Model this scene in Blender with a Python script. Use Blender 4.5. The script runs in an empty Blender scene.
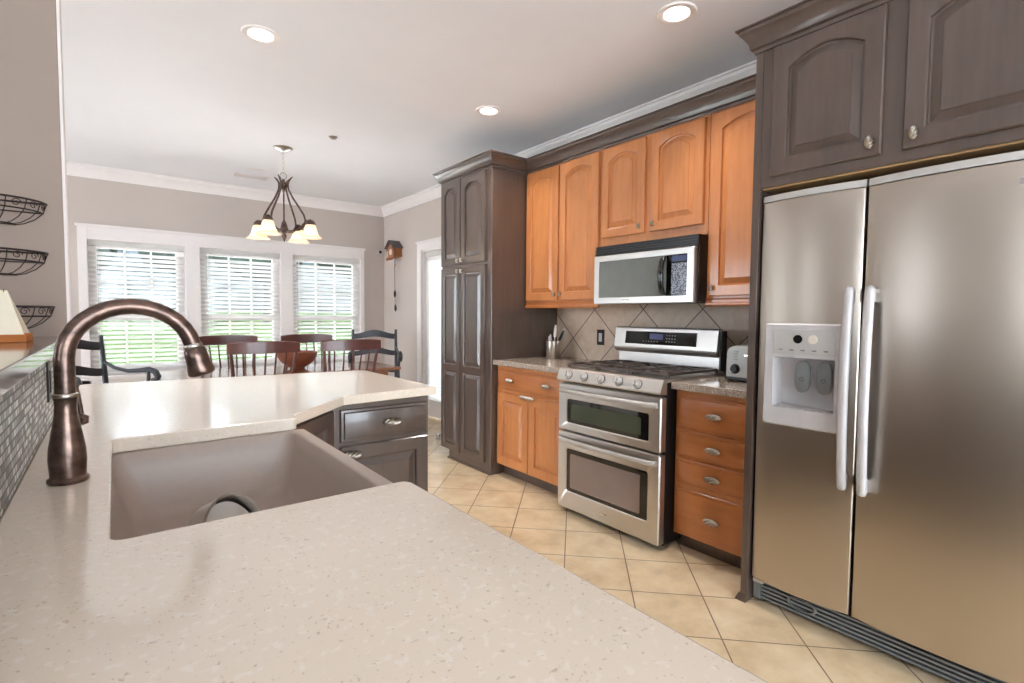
import bpy, bmesh, math, random
from mathutils import Vector, Matrix
random.seed(7)
PI = math.pi
S = bpy.context.scene
COL = S.collection

# ------------------------------------------------------------------ camera, world, exposure
cam = bpy.data.cameras.new('camera'); camo = bpy.data.objects.new('camera', cam); COL.objects.link(camo)
camo.matrix_world = (Matrix.Translation((0, 0, 1.2453)) @ Matrix.Rotation(-.6644, 4, 'Z')
                     @ Matrix.Rotation(PI/2 - .0499, 4, 'X') @ Matrix.Rotation(.0082, 4, 'Z'))
cam.sensor_width = 36; cam.lens = 512.31*36/1024; cam.clip_start = .02; cam.clip_end = 300
S.camera = camo
S.view_settings.view_transform = 'Standard'; S.view_settings.look = 'None'
S.view_settings.gamma = 1; S.view_settings.use_curve_mapping = False
S.view_settings.exposure = 1.38
S.cycles.max_bounces = 8; S.cycles.diffuse_bounces = 5; S.cycles.glossy_bounces = 4
S.cycles.transparent_max_bounces = 16; S.cycles.sample_clamp_indirect = 6; S.cycles.use_denoising = True
S.cycles.caustics_reflective = False; S.cycles.caustics_refractive = False

W = bpy.data.worlds.new('world'); S.world = W; W.use_nodes = True
wn = W.node_tree; wn.nodes.clear()
wo = wn.nodes.new('ShaderNodeOutputWorld'); wb = wn.nodes.new('ShaderNodeBackground')
tc = wn.nodes.new('ShaderNodeTexCoord'); sx = wn.nodes.new('ShaderNodeSeparateXYZ'); cr = wn.nodes.new('ShaderNodeValToRGB')
wn.links.new(tc.outputs['Generated'], sx.inputs[0]); wn.links.new(sx.outputs['Z'], cr.inputs[0])
cr.color_ramp.elements[0].position = 0; cr.color_ramp.elements[0].color = (.82, .91, 1, 1)
cr.color_ramp.elements[1].position = .8; cr.color_ramp.elements[1].color = (.66, .81, 1, 1)
wn.links.new(cr.outputs[0], wb.inputs[0]); wb.inputs[1].default_value = 5
wn.links.new(wb.outputs[0], wo.inputs[0])

def lamp(name, kind, loc, power, size=.12, col=(1, .93, .84), parent=None, rot=(0, 0, 0), spread=None):
    l = bpy.data.lights.new(name, kind); l.energy = power; l.color = col
    if kind == 'AREA':
        l.shape = 'DISK'; l.size = size
        if spread: l.spread = spread
    elif kind == 'POINT': l.shadow_soft_size = size
    o = bpy.data.objects.new(name, l); COL.objects.link(o); o.location = loc; o.rotation_euler = rot
    if parent: o.parent = parent
    return o
sunl = bpy.data.lights.new('sun', 'SUN'); sunl.energy = 16.0; sunl.angle = .05; sunl.color = (.93, .97, 1)
suno = bpy.data.objects.new('sun', sunl); COL.objects.link(suno); suno.rotation_euler = Vector((.50, -.50, -.62)).to_track_quat('-Z', 'Y').to_euler()
suno.location = (0, 0, 8)

# ------------------------------------------------------------------ materials
def srgb(r, g, b):
    f = lambda c: (c/255/12.92) if c/255 <= .04045 else ((c/255+.055)/1.055)**2.4
    return (f(r), f(g), f(b), 1)
def new_mat(name):
    m = bpy.data.materials.new(name); m.use_nodes = True
    nt = m.node_tree; b = nt.nodes['Principled BSDF']
    return m, nt, b
def pset(b, color=None, rough=None, metal=None, coat=None, spec=None, emis=None, es=None, aniso=None):
    if color is not None: b.inputs['Base Color'].default_value = color
    if rough is not None: b.inputs['Roughness'].default_value = rough
    if metal is not None: b.inputs['Metallic'].default_value = metal
    if coat is not None: b.inputs['Coat Weight'].default_value = coat; b.inputs['Coat Roughness'].default_value = .12
    if spec is not None: b.inputs['Specular IOR Level'].default_value = spec
    if emis is not None: b.inputs['Emission Color'].default_value = emis; b.inputs['Emission Strength'].default_value = es
def coords(nt, scale=(1, 1, 1), rot=(0, 0, 0), loc=(0, 0, 0), swiz=None):
    t = nt.nodes.new('ShaderNodeTexCoord'); src = t.outputs['Object']
    if swiz:
        s = nt.nodes.new('ShaderNodeSeparateXYZ'); c = nt.nodes.new('ShaderNodeCombineXYZ')
        nt.links.new(src, s.inputs[0])
        for i, a in enumerate(swiz): nt.links.new(s.outputs['XYZ'.index(a)], c.inputs[i])
        src = c.outputs[0]
    m = nt.nodes.new('ShaderNodeMapping'); m.vector_type = 'POINT'
    m.inputs['Scale'].default_value = scale; m.inputs['Rotation'].default_value = rot; m.inputs['Location'].default_value = loc
    nt.links.new(src, m.inputs[0]); return m.outputs[0]
def noise(nt, vec, scale, detail=3, rough=.5):
    n = nt.nodes.new('ShaderNodeTexNoise'); n.inputs['Scale'].default_value = scale
    n.inputs['Detail'].default_value = detail; n.inputs['Roughness'].default_value = rough
    nt.links.new(vec, n.inputs['Vector']); return n.outputs['Fac']
def ramp(nt, fac, stops):
    r = nt.nodes.new('ShaderNodeValToRGB'); e = r.color_ramp.elements
    while len(e) < len(stops): e.new(.5)
    for i, (p, c) in enumerate(stops): e[i].position = p; e[i].color = c
    nt.links.new(fac, r.inputs[0]); return r.outputs[0]
def bump(nt, b, h, strength=.2, dist=.002):
    bn = nt.nodes.new('ShaderNodeBump'); bn.inputs['Strength'].default_value = strength; bn.inputs['Distance'].default_value = dist
    nt.links.new(h, bn.inputs['Height']); nt.links.new(bn.outputs[0], b.inputs['Normal'])
def mix(nt, fac, a, c, mode='MIX'):
    m = nt.nodes.new('ShaderNodeMix'); m.data_type = 'RGBA'; m.blend_type = mode
    if isinstance(fac, float): m.inputs[0].default_value = fac
    else: nt.links.new(fac, m.inputs[0])
    for i, v in ((6, a), (7, c)):
        if isinstance(v, tuple): m.inputs[i].default_value = v
        else: nt.links.new(v, m.inputs[i])
    return m.outputs[2]
def plain(name, color, rough=.5, metal=0, coat=None, spec=None, var=.05, nscale=12, bmp=0):
    m, nt, b = new_mat(name); pset(b, color, rough, metal, coat, spec)
    v = coords(nt); n = noise(nt, v, nscale)
    d = tuple(c*(1-var) for c in color[:3])+(1,); u = tuple(min(1, c*(1+var)) for c in color[:3])+(1,)
    nt.links.new(ramp(nt, n, [(.3, d), (.7, u)]), b.inputs['Base Color'])
    if bmp: bump(nt, b, noise(nt, v, nscale*8, 4), bmp, .001)
    return m
def wood(name, dark, light, rough=.35, coat=.4, axis='Z', gscale=1.0, spec=.5):
    m, nt, b = new_mat(name); pset(b, light, rough, 0, coat, spec)
    sc = {'Z': (14, 14, 1.2), 'Y': (14, 1.2, 14), 'X': (1.2, 14, 14)}[axis]
    v = coords(nt, tuple(s*gscale for s in sc)); n = noise(nt, v, 3, 6, .6)
    v2 = coords(nt, (2.2, 2.2, 1.1)); n2 = noise(nt, v2, 2.5, 3, .5)
    c1 = ramp(nt, n, [(.25, dark), (.75, light)])
    d2 = tuple((a+c)/2*.93 for a, c in zip(dark[:3], light[:3]))+(1,)
    c2 = ramp(nt, n2, [(.3, d2), (.7, tuple(min(1, q*1.12) for q in light[:3])+(1,))])
    nt.links.new(mix(nt, .5, c1, c2), b.inputs['Base Color'])
    bump(nt, b, n, .06, .0008); return m
def glassy(name, tint=(1, 1, 1, 1), refl=.5):
    m = bpy.data.materials.new(name); m.use_nodes = True; nt = m.node_tree; nt.nodes.clear()
    o = nt.nodes.new('ShaderNodeOutputMaterial'); mx = nt.nodes.new('ShaderNodeMixShader'); f = nt.nodes.new('ShaderNodeFresnel')
    t = nt.nodes.new('ShaderNodeBsdfTransparent'); g = nt.nodes.new('ShaderNodeBsdfGlossy')
    f.inputs[0].default_value = 1.45; t.inputs[0].default_value = tint; g.inputs['Roughness'].default_value = .02
    nt.links.new(f.outputs[0], mx.inputs[0]); nt.links.new(t.outputs[0], mx.inputs[1]); nt.links.new(g.outputs[0], mx.inputs[2])
    nt.links.new(mx.outputs[0], o.inputs[0]); return m
def brushed(name, color, rough=.3, vert=True, amt=.03):
    m, nt, b = new_mat(name); pset(b, color, rough, 1)
    v = coords(nt, (300, 300, 3) if vert else (300, 3, 300)); n = noise(nt, v, 1, 2)
    mr = nt.nodes.new('ShaderNodeMapRange'); nt.links.new(n, mr.inputs[0])
    mr.inputs[3].default_value = rough-amt/2; mr.inputs[4].default_value = rough+amt/2
    nt.links.new(mr.outputs[0], b.inputs['Roughness'])
    b.inputs['Anisotropic'].default_value = .3
    return m

M = {}
M['wall'] = plain('wall_paint', srgb(200, 188, 180), .75, var=.015, nscale=3, bmp=.12)
M['wall_shaded'] = plain('shaded_wall_paint', srgb(164, 148, 137), .75, var=.015, nscale=3, bmp=.12)  # same wall paint, with the dimmer light on that wall put into its colour
M['ceiling'] = plain('ceiling_paint', srgb(240, 238, 240), .9, var=.01, nscale=3, bmp=.35)
M['white'] = plain('white_trim_paint', srgb(240, 233, 230), .55, var=.01)
M['blind'] = plain('white_blind', srgb(246, 244, 242), .45, var=.01)
_nt = M['blind'].node_tree; _tr = _nt.nodes.new('ShaderNodeBsdfTranslucent'); _tr.inputs[0].default_value = (.9, .88, .85, 1)
_mx = _nt.nodes.new('ShaderNodeMixShader'); _mx.inputs[0].default_value = .6
_nt.links.new(_nt.nodes['Principled BSDF'].outputs[0], _mx.inputs[1]); _nt.links.new(_tr.outputs[0], _mx.inputs[2])
_nt.links.new(_mx.outputs[0], _nt.nodes['Material Output'].inputs[0])
M['dark'] = wood('espresso_wood', srgb(66, 52, 46), srgb(92, 76, 67), .34, .8)
M['maple'] = wood('maple_wood', srgb(166, 98, 54), srgb(206, 136, 80), .33, .5)
M['maple_h'] = wood('maple_wood_across', srgb(158, 90, 48), srgb(194, 122, 68), .33, .5, 'Y')
M['blockwood'] = wood('matte_block_wood', srgb(170, 100, 52), srgb(196, 126, 72), .8, 0, 'X', spec=.1)
M['rawwood'] = wood('raw_wood', srgb(160, 125, 85), srgb(190, 155, 110), .6, 0)
M['cherry'] = wood('cherry_wood', srgb(78, 42, 38), srgb(104, 60, 54), .35, .4, 'X')
M['tabletop'] = wood('table_wood', srgb(130, 84, 58), srgb(160, 110, 80), .2, .6, 'X')
M['bowlwood'] = wood('bowl_wood', srgb(120, 66, 46), srgb(150, 90, 66), .4, .2, 'X')
M['blackwood'] = plain('black_painted_wood', srgb(58, 58, 64), .4, var=.1)
M['rush'] = plain('woven_rush', srgb(120, 96, 66), .8, var=.2, nscale=60)
M['nickel'] = plain('nickel', srgb(190, 182, 172), .3, 1)
M['chrome'] = plain('chrome', srgb(225, 225, 225), .12, 1)
M['steel'] = brushed('brushed_steel', srgb(196, 186, 174), .3)
M['steel_h'] = brushed('brushed_steel_across', srgb(206, 202, 197), .33, False, .01)
M['toaststeel'] = brushed('toaster_steel', srgb(150, 146, 140), .38)
M['silver'] = plain('silver_plastic', srgb(196, 192, 188), .33, .35)
M['silver_l'] = plain('silver_plastic_pale', srgb(200, 196, 196), .4, .1)
M['greyplastic'] = plain('grey_plastic', srgb(120, 124, 124), .45)
M['ventgrey'] = plain('vent_shadow_grey', srgb(205, 203, 200), .6)
M['microglass'] = plain('microwave_glass', srgb(112, 116, 112), .06, 0, spec=.9)  # grey of the mirrored room is put into the base colour
M['reflectgreen'] = plain('coated_glass_green_reflection', srgb(84, 94, 82), .06, .6)  # coated glass, green of its reflection put into the colour
M['reflectpale'] = plain('coated_glass_pale_reflection', srgb(150, 140, 142), .08, .7)  # coated glass, pale reflection put into the colour
M['black'] = plain('black_plastic', srgb(22, 21, 22), .35)
M['blackgloss'] = plain('black_glass', srgb(14, 15, 15), .05, 0, spec=.8)
M['iron'] = plain('cast_iron', srgb(86, 74, 68), .38, .2, bmp=.2)
M['wire'] = plain('dark_bronze_wire', srgb(45, 34, 34), .45, .4)
M['sink'] = plain('sink_composite', srgb(176, 160, 148), .35, 0, spec=.5, var=.02, nscale=60)
M['paper'] = plain('paper', srgb(242, 232, 208), .8, var=.03)
M['cream'] = plain('cream_cloth', srgb(226, 216, 200), .9, var=.03)
M['plate'] = plain('white_ceramic', srgb(245, 243, 238), .2)
M['knifewhite'] = plain('pale_handle', srgb(225, 215, 200), .4)
M['glass'] = glassy('window_glass')
M['lens'] = plain('lamp_lens', (1, 1, 1, 1), .5)
# lamp lens & shades
m, nt, b = new_mat('lamp_lens_lit'); pset(b, (1, .97, .9, 1), .5, emis=(1, .93, .84, 1), es=1.3); M['lens'] = m
m, nt, b = new_mat('alabaster_glass'); _o = nt.nodes['Material Output']; _t = nt.nodes.new('ShaderNodeBsdfTranslucent'); _m = nt.nodes.new('ShaderNodeMixShader'); _t.inputs[0].default_value = (1, .9, .75, 1); nt.links.new(b.outputs[0], _m.inputs[1]); nt.links.new(_t.outputs[0], _m.inputs[2]); nt.links.new(_m.outputs[0], _o.inputs[0]); pset(b, srgb(250, 232, 205), .4, emis=(1, .86, .68, 1), es=.1)
nt.links.new(ramp(nt, noise(nt, coords(nt), 18), [(.3, srgb(245, 222, 190)), (.7, srgb(255, 245, 228))]), b.inputs['Base Color']); M['shade'] = m
m, nt, b = new_mat('display_green'); pset(b, (.02, .05, .04, 1), .1, emis=(.22, .16, .5, 1), es=.1); M['display'] = m

# bronze faucet
m, nt, b = new_mat('oiled_bronze'); pset(b, srgb(100, 82, 74), .28, .85)
n = noise(nt, coords(nt, (25, 25, 30)), 1.5, 3)
nt.links.new(ramp(nt, n, [(.3, srgb(72, 60, 56)), (.72, srgb(132, 108, 96))]), b.inputs['Base Color']); M['bronze'] = m

# quartz peninsula
def speckle(name, base, d1, d2, rough, s1=55, s2=220, coat=0, a=.64, c=.7):
    m, nt, b = new_mat(name); pset(b, base, rough, 0, coat)
    v = coords(nt)
    vo = nt.nodes.new('ShaderNodeTexNoise'); vo.inputs['Scale'].default_value = s1; vo.inputs['Detail'].default_value = 4
    nt.links.new(v, vo.inputs['Vector'])
    m1 = ramp(nt, vo.outputs['Fac'], [(a-.03, (0, 0, 0, 1)), (a+.04, (1, 1, 1, 1))])
    n2 = noise(nt, coords(nt, loc=(3, 7, 1)), s2, 3)
    m2 = ramp(nt, n2, [(c-.04, (0, 0, 0, 1)), (c, (1, 1, 1, 1))])
    c0 = mix(nt, m1, base, d1); c1 = mix(nt, m2, c0, d2)
    nt.links.new(c1, b.inputs['Base Color']); return m
M['quartz'] = speckle('beige_quartz', srgb(238, 224, 206), srgb(243, 232, 218), srgb(212, 196, 178), .12, 70, 170, .6, .6, .69)
M['granite'] = speckle('brown_granite', srgb(172, 158, 144), srgb(206, 194, 182), srgb(118, 100, 88), .12, 130, 260, 0, .55, .58)
M['bartop'] = speckle('bar_granite', srgb(120, 100, 88), srgb(160, 140, 122), srgb(80, 66, 60), .08, 90, 200, 0, .55, .6)

def tile(name, vecargs, w, h, mortar, c1, c2, cm, rough, offset=0.0, blot=None, bmp=.4, ms=.1):
    m, nt, b = new_mat(name); pset(b, c1, rough)
    v = coords(nt, **vecargs)
    br = nt.nodes.new('ShaderNodeTexBrick'); br.offset = offset; br.squash = 1
    br.inputs['Scale'].default_value = 1; br.inputs['Brick Width'].default_value = w; br.inputs['Row Height'].default_value = h
    br.inputs['Mortar Size'].default_value = mortar; br.inputs['Mortar Smooth'].default_value = ms
    br.inputs['Color1'].default_value = c1; br.inputs['Color2'].default_value = c2; br.inputs['Mortar'].default_value = cm
    nt.links.new(v, br.inputs['Vector']); col = br.outputs['Color']
    if blot:
        n = noise(nt, coords(nt), blot[0], 5, .62)
        col = mix(nt, .55, col, mix(nt, br.outputs['Fac'], ramp(nt, n, [(.3, blot[1]), (.5, blot[2]), (.72, blot[3])]), cm))
    nt.links.new(col, b.inputs['Base Color'])
    inv = nt.nodes.new('ShaderNodeMath'); inv.operation = 'SUBTRACT'; inv.inputs[0].default_value = 1
    nt.links.new(br.outputs['Fac'], inv.inputs[1]); bump(nt, b, inv.outputs[0], bmp, .002)
    return m
M['floor'] = tile('floor_tile', dict(rot=(0, 0, -PI/4), loc=(-.158, -.033, 0)), .309, .309, .0028, srgb(222, 200, 164), srgb(214, 190, 152), srgb(120, 98, 78), .28,
                  blot=(6, srgb(184, 156, 120), srgb(220, 196, 160), srgb(240, 224, 196)))
M['splash'] = tile('backsplash_tile', dict(swiz='YZX', rot=(0, 0, -PI/4), loc=(-.24, -.279, 0)), .33, .33, .004, srgb(214, 192, 168), srgb(206, 182, 158), srgb(108, 92, 80), .45,
                   blot=(9, srgb(178, 152, 128), srgb(206, 184, 162), srgb(226, 208, 190)))
# metallic mosaic
m, nt, b = new_mat('mosaic_tile'); pset(b, srgb(190, 190, 186), .38, 0)
v = coords(nt, swiz='YZX')
br = nt.nodes.new('ShaderNodeTexBrick'); br.offset = .5
for k, x in (('Scale', 1), ('Brick Width', .029), ('Row Height', .0168), ('Mortar Size', .0022), ('Bias', 0)): br.inputs[k].default_value = x
br.inputs['Color1'].default_value = srgb(236, 236, 230); br.inputs['Color2'].default_value = srgb(84, 76, 70); br.inputs['Mortar'].default_value = srgb(34, 28, 26)
nt.links.new(v, br.inputs['Vector']); nt.links.new(br.outputs['Color'], b.inputs['Base Color'])
inv = nt.nodes.new('ShaderNodeMath'); inv.operation = 'SUBTRACT'; inv.inputs[0].default_value = 1
nt.links.new(br.outputs['Fac'], inv.inputs[1]); bump(nt, b, inv.outputs[0], .6, .002); M['mosaic'] = m
# keypad pattern
m, nt, b = new_mat('keypad_print'); pset(b, srgb(150, 160, 175), .3)
vo = nt.nodes.new('ShaderNodeTexVoronoi'); vo.inputs['Scale'].default_value = 110; nt.links.new(coords(nt), vo.inputs['Vector'])
nt.links.new(ramp(nt, vo.outputs['Distance'], [(.35, srgb(150, 156, 172)), (.6, srgb(60, 64, 76))]), b.inputs['Base Color']); M['keypad'] = m
# clock wood, roof
M['clockwood'] = wood('clock_wood', srgb(120, 70, 42), srgb(170, 106, 66), .5, .1)
M['roofgrey'] = plain('grey_shingle', srgb(105, 98, 100), .7, var=.2, nscale=60)
# exterior
m, nt, b = new_mat('lawn_grass'); pset(b, srgb(110, 150, 60), 1, spec=0)
nt.links.new(ramp(nt, noise(nt, coords(nt), .9, 6, .7), [(.3, srgb(34, 48, 24)), (.5, srgb(46, 60, 32)), (.75, srgb(60, 72, 44))]), b.inputs['Base Color']); M['grass'] = m
m, nt, b = new_mat('tree_leaves'); pset(b, srgb(90, 110, 70), 1, spec=0)
nt.links.new(ramp(nt, noise(nt, coords(nt), 3, 6, .7), [(.3, srgb(44, 54, 46)), (.55, srgb(60, 68, 62)), (.75, srgb(84, 88, 88))]), b.inputs['Base Color']); M['leaves'] = m
M['bouncefloor'] = plain('pale_bounce_floor', srgb(222, 217, 212), .95, var=.04, nscale=80, bmp=.3)  # unseen side floor, kept pale and neutral for its bounced light
M['patio'] = plain('pale_bounce_slab', srgb(225, 220, 212), .9, var=.04, nscale=2)  # for the unseen slab outdoors that bounces sunlight inside
m, nt, b = new_mat('distant_woods'); pset(b, srgb(70, 80, 74), 1, spec=0)
nt.links.new(ramp(nt, noise(nt, coords(nt), .35, 7, .75), [(.35, srgb(28, 34, 32)), (.5, srgb(46, 51, 51)), (.62, srgb(70, 74, 76))]), b.inputs['Base Color']); M['hill'] = m
M['bark'] = plain('bark', srgb(60, 52, 48), .9, var=.2)

# ------------------------------------------------------------------ mesh helpers
class Fr:
    """local frame: u along the face, v up, n out of the face"""
    def __init__(s, o, u, n): s.o = Vector(o); s.u = Vector(u).normalized(); s.n = Vector(n).normalized(); s.v = Vector((0, 0, 1))
    def __call__(s, u, v, n): return s.o + s.u*u + s.v*v + s.n*n
class MB:
    def __init__(s, fr=None): s.v = []; s.f = []; s.fr = fr
    def pt(s, p): s.v.append(tuple(s.fr(*p)) if s.fr else tuple(p)); return len(s.v)-1
    def face(s, idx): s.f.append(tuple(idx))
    def box(s, x0, x1, y0, y1, z0, z1):
        i = [s.pt(p) for p in ((x0,y0,z0),(x1,y0,z0),(x1,y1,z0),(x0,y1,z0),(x0,y0,z1),(x1,y0,z1),(x1,y1,z1),(x0,y1,z1))]
        for q in ((0,3,2,1),(4,5,6,7),(0,1,5,4),(1,2,6,5),(2,3,7,6),(3,0,4,7)): s.face([i[k] for k in q])
        return s
    def obox(s, c, ax, ay, az, hx, hy, hz):
        c = Vector(c); i = []
        for sz in (-1, 1):
            for a, b_ in ((-1,-1),(1,-1),(1,1),(-1,1)): i.append(s.pt(c+Vector(ax)*hx*a+Vector(ay)*hy*b_+Vector(az)*hz*sz))
        for q in ((0,3,2,1),(4,5,6,7),(0,1,5,4),(1,2,6,5),(2,3,7,6),(3,0,4,7)): s.face([i[k] for k in q])
        return s
    def loops(s, L, cap0=False, cap1=True, closed=True):
        ids = [[s.pt(p) for p in l] for l in L]
        for a, b_ in zip(ids, ids[1:]):
            n = len(a)
            for k in range(n if closed else n-1): s.face((a[k], a[(k+1) % n], b_[(k+1) % n], b_[k]))
        if cap0: s.face(list(reversed(ids[0])))
        if cap1: s.face(ids[-1])
        return s
    def prism(s, poly, z0, z1):
        return s.loops([[(x, y, z0) for x, y in poly], [(x, y, z1) for x, y in poly]], True, True)
    def lathe(s, prof, c=(0, 0, 0), n=24, axis='z', caps=True, r0=0):
        L = []
        for r, z in prof:
            l = []
            for k in range(n):
                a = 2*PI*k/n+r0; x, y = r*math.cos(a), r*math.sin(a)
                p = {'z': (x, y, z), 'x': (z, x, y), 'y': (x, z, y)}[axis]
                l.append(tuple(p[i]+c[i] for i in range(3)))
            L.append(l)
        return s.loops(L, caps, caps)
    def tube(s, pts, r, n=8, closed=False, caps=True):
        pts = [Vector(p) for p in pts]; N = len(pts)
        R = r if isinstance(r, (list, tuple)) else [r]*N
        T = []
        for i in range(N):
            if closed: t = pts[(i+1) % N]-pts[i-1]
            else: t = pts[min(i+1, N-1)]-pts[max(i-1, 0)]
            T.append(t.normalized())
        a = Vector((0, 0, 1)) if abs(T[0].z) < .9 else Vector((1, 0, 0))
        nrm = (a - T[0]*a.dot(T[0])).normalized(); L = []
        for i in range(N):
            nrm = nrm - T[i]*nrm.dot(T[i])
            if nrm.length < 1e-6: nrm = T[i].orthogonal()
            nrm.normalize(); bi = T[i].cross(nrm)
            L.append([tuple(pts[i]+nrm*R[i]*math.cos(2*PI*k/n)+bi*R[i]*math.sin(2*PI*k/n)) for k in range(n)])
        if closed: L.append(L[0])
        return s.loops(L, caps and not closed, caps and not closed)
    def sweep(s, path, prof, closed=False):
        """path: list of (x,y); prof: list of (out,z); out = to the left-hand normal of travel"""
        P = [Vector((p[0], p[1])) for p in path]; N = len(P); L = []
        for i in range(N):
            d0 = (P[i]-P[i-1]).normalized() if i > 0 else (P[1]-P[0]).normalized()
            d1 = (P[i+1]-P[i]).normalized() if i < N-1 else d0
            n0 = Vector((-d0.y, d0.x)); n1 = Vector((-d1.y, d1.x)); nn = (n0+n1)
            nn = nn/ (nn.length_squared/2) if nn.length > 1e-6 else n0
            L.append([(P[i].x+nn.x*o, P[i].y+nn.y*o, z) for o, z in prof])
        return s.loops(L, True, True)

ROOT = {}
def build(mb, name, mat, parent=None, kind=None, smooth=None, bevel=0, label=None, seg=2):
    off = ROOT.get(parent.name, Vector((0, 0, 0))) if parent else Vector((0, 0, 0))
    me = bpy.data.meshes.new(name)
    me.from_pydata([(v[0]-off[0], v[1]-off[1], v[2]-off[2]) for v in mb.v], [], mb.f)
    bm = bmesh.new(); bm.from_mesh(me); bmesh.ops.remove_doubles(bm, verts=bm.verts, dist=1e-6)
    bmesh.ops.recalc_face_normals(bm, faces=bm.faces); bm.to_mesh(me); bm.free()
    if smooth:
        for p in me.polygons: p.use_smooth = True
        me.set_sharp_from_angle(angle=math.radians(smooth))
    me.materials.append(M[mat] if isinstance(mat, str) else mat)
    o = bpy.data.objects.new(name, me); COL.objects.link(o)
    if parent: o.parent = parent; ROOT[o.name] = off
    if bevel:
        md = o.modifiers.new('bevel', 'BEVEL'); md.width = bevel; md.segments = seg; md.limit_method = 'ANGLE'; md.angle_limit = math.radians(40)
    if kind: o['kind'] = kind
    if label: o['label'] = label
    return o
def struct(mb, name, mat, **k): return build(mb, name, mat, kind='structure', **k)
def tag(o, label, cat, group=None):
    o['label'] = label; o['category'] = cat
    if group: o['group'] = group
    return o
def thing(name, label, cat, loc=(0, 0, 0), group=None, local=False):
    o = bpy.data.objects.new(name, None); COL.objects.link(o); o.location = loc; o.empty_display_size = .1
    ROOT[o.name] = Vector((0, 0, 0)) if local else Vector(loc)
    return tag(o, label, cat, group)
def copy_tree(o, parent=None):
    c = o.copy(); COL.objects.link(c)
    if parent: c.parent = parent
    for ch in list(o.children): copy_tree(ch, c)
    return c
def arc(c, r, a0, a1, n, plane='xz', sy=1):
    o = []
    for k in range(n+1):
        a = a0+(a1-a0)*k/n; p, q = r*math.cos(a), r*math.sin(a)*sy
        o.append({'xz': (c[0]+p, c[1], c[2]+q), 'xy': (c[0]+p, c[1]+q, c[2]), 'yz': (c[0], c[1]+p, c[2]+q)}[plane])
    return o

# ---- cabinet doors
def outline(x0, x1, z0, z1, rise, n=12):
    """closed outline counter-clockwise, top edge arched by rise"""
    pts = [(x0, z0), (x1, z0)]
    for k in range(n+1):
        t = k/n; x = x1+(x0-x1)*t
        pts.append((x, z1-rise*(2*t-1)**2 if rise else z1))
    return pts
def rectmatch(x0, x1, z0, z1, ref):
    xs = [p[0] for p in ref[2:]]; a, b_ = xs[0], xs[-1]
    return [(x0, z0), (x1, z0)]+[(x1+(x0-x1)*(x-a)/(b_-a), z1) for x in xs]
def cell(mb, x0, x1, z0, z1, t, ml, mr, mb_, mt, rise=0):
    ref = outline(x0+ml, x1-mr, z0+mb_, z1-mt, rise)
    L = [[(u, v, t) for u, v in rectmatch(x0, x1, z0, z1, ref)]]
    def lp(d, n): return [(u, v, n) for u, v in outline(x0+ml+d, x1-mr-d, z0+mb_+d, z1-mt-d, rise*(1-d*2))]
    L += [lp(0, t), lp(.004, t-.002), lp(.0065, t-.013), lp(.013, t-.0145), lp(.040, t-.004), lp(.0415, t-.001)]
    mb.loops(L, False, True)
def door(fr, x0, x1, z0, z1, mat, parent, rise=0, t=.02, m=.055, split=None, name='door', top=None):
    mb = MB(fr); e = .004
    top = m if top is None else top
    mb.loops([[(x0, z0, 0), (x1, z0, 0), (x1, z1, 0), (x0, z1, 0)], [(x0, z0, t-e), (x1, z0, t-e), (x1, z1, t-e), (x0, z1, t-e)],
              [(x0+e, z0+e, t), (x1-e, z0+e, t), (x1-e, z1-e, t), (x0+e, z1-e, t)]], True, False)
    if split:
        cell(mb, x0+e, x1-e, z0+e, split, t, m-e, m-e, m-e, m*.5, 0); cell(mb, x0+e, x1-e, split, z1-e, t, m-e, m-e, m*.5, top-e, rise)
    else: cell(mb, x0+e, x1-e, z0+e, z1-e, t, m-e, m-e, m-e, top-e, rise)
    return build(mb, name, mat, parent, smooth=25)
def drawer(fr, x0, x1, z0, z1, mat, parent, t=.02):
    mb = MB(fr); L = []
    for d, n in ((0, 0), (0, t-.012), (.004, t-.009), (.013, t-.008), (.016, t-.001), (.019, t)):
        L.append([(x0+d, z0+d, n), (x1-d, z0+d, n), (x1-d, z1-d, n), (x0+d, z1-d, n)])
    mb.loops(L, True, True)
    return build(mb, 'drawer', mat, parent, smooth=25)
def pull(fr, u, v, t, parent, horiz=True, ln=.085, r=.013, name='handle'):
    mb = MB(fr); n = 30; L = []; K = 16
    for k in range(K+1):
        s_ = -1+2*k/K; rr = r*math.sqrt(max(0, 1-s_*s_*.97)); tw = s_*2.2; l = []
        for j in range(n):
            a = 2*PI*j/n; q = rr*(1+.34*math.cos(5*(a+tw)))
            p, w_ = q*math.cos(a), q*math.sin(a)
            l.append((u+s_*ln/2, v+p, t+.019+w_) if horiz else (u+p, v+s_*ln/2, t+.019+w_))
        L.append(l)
    mb.loops(L, True, True)
    for s_ in (-.5, .5):
        a = (u+s_*ln*.6, v) if horiz else (u, v+s_*ln*.6)
        mb.tube([(a[0], a[1], t-.001), (a[0], a[1], t+.014)], .004, 6)
    return build(mb, name, 'nickel', parent, smooth=50)

XW, YF, ZC = 3.004, 6.727, 2.707     # right wall, far wall, ceiling
XL, YB = -4.2, -3.2

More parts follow.
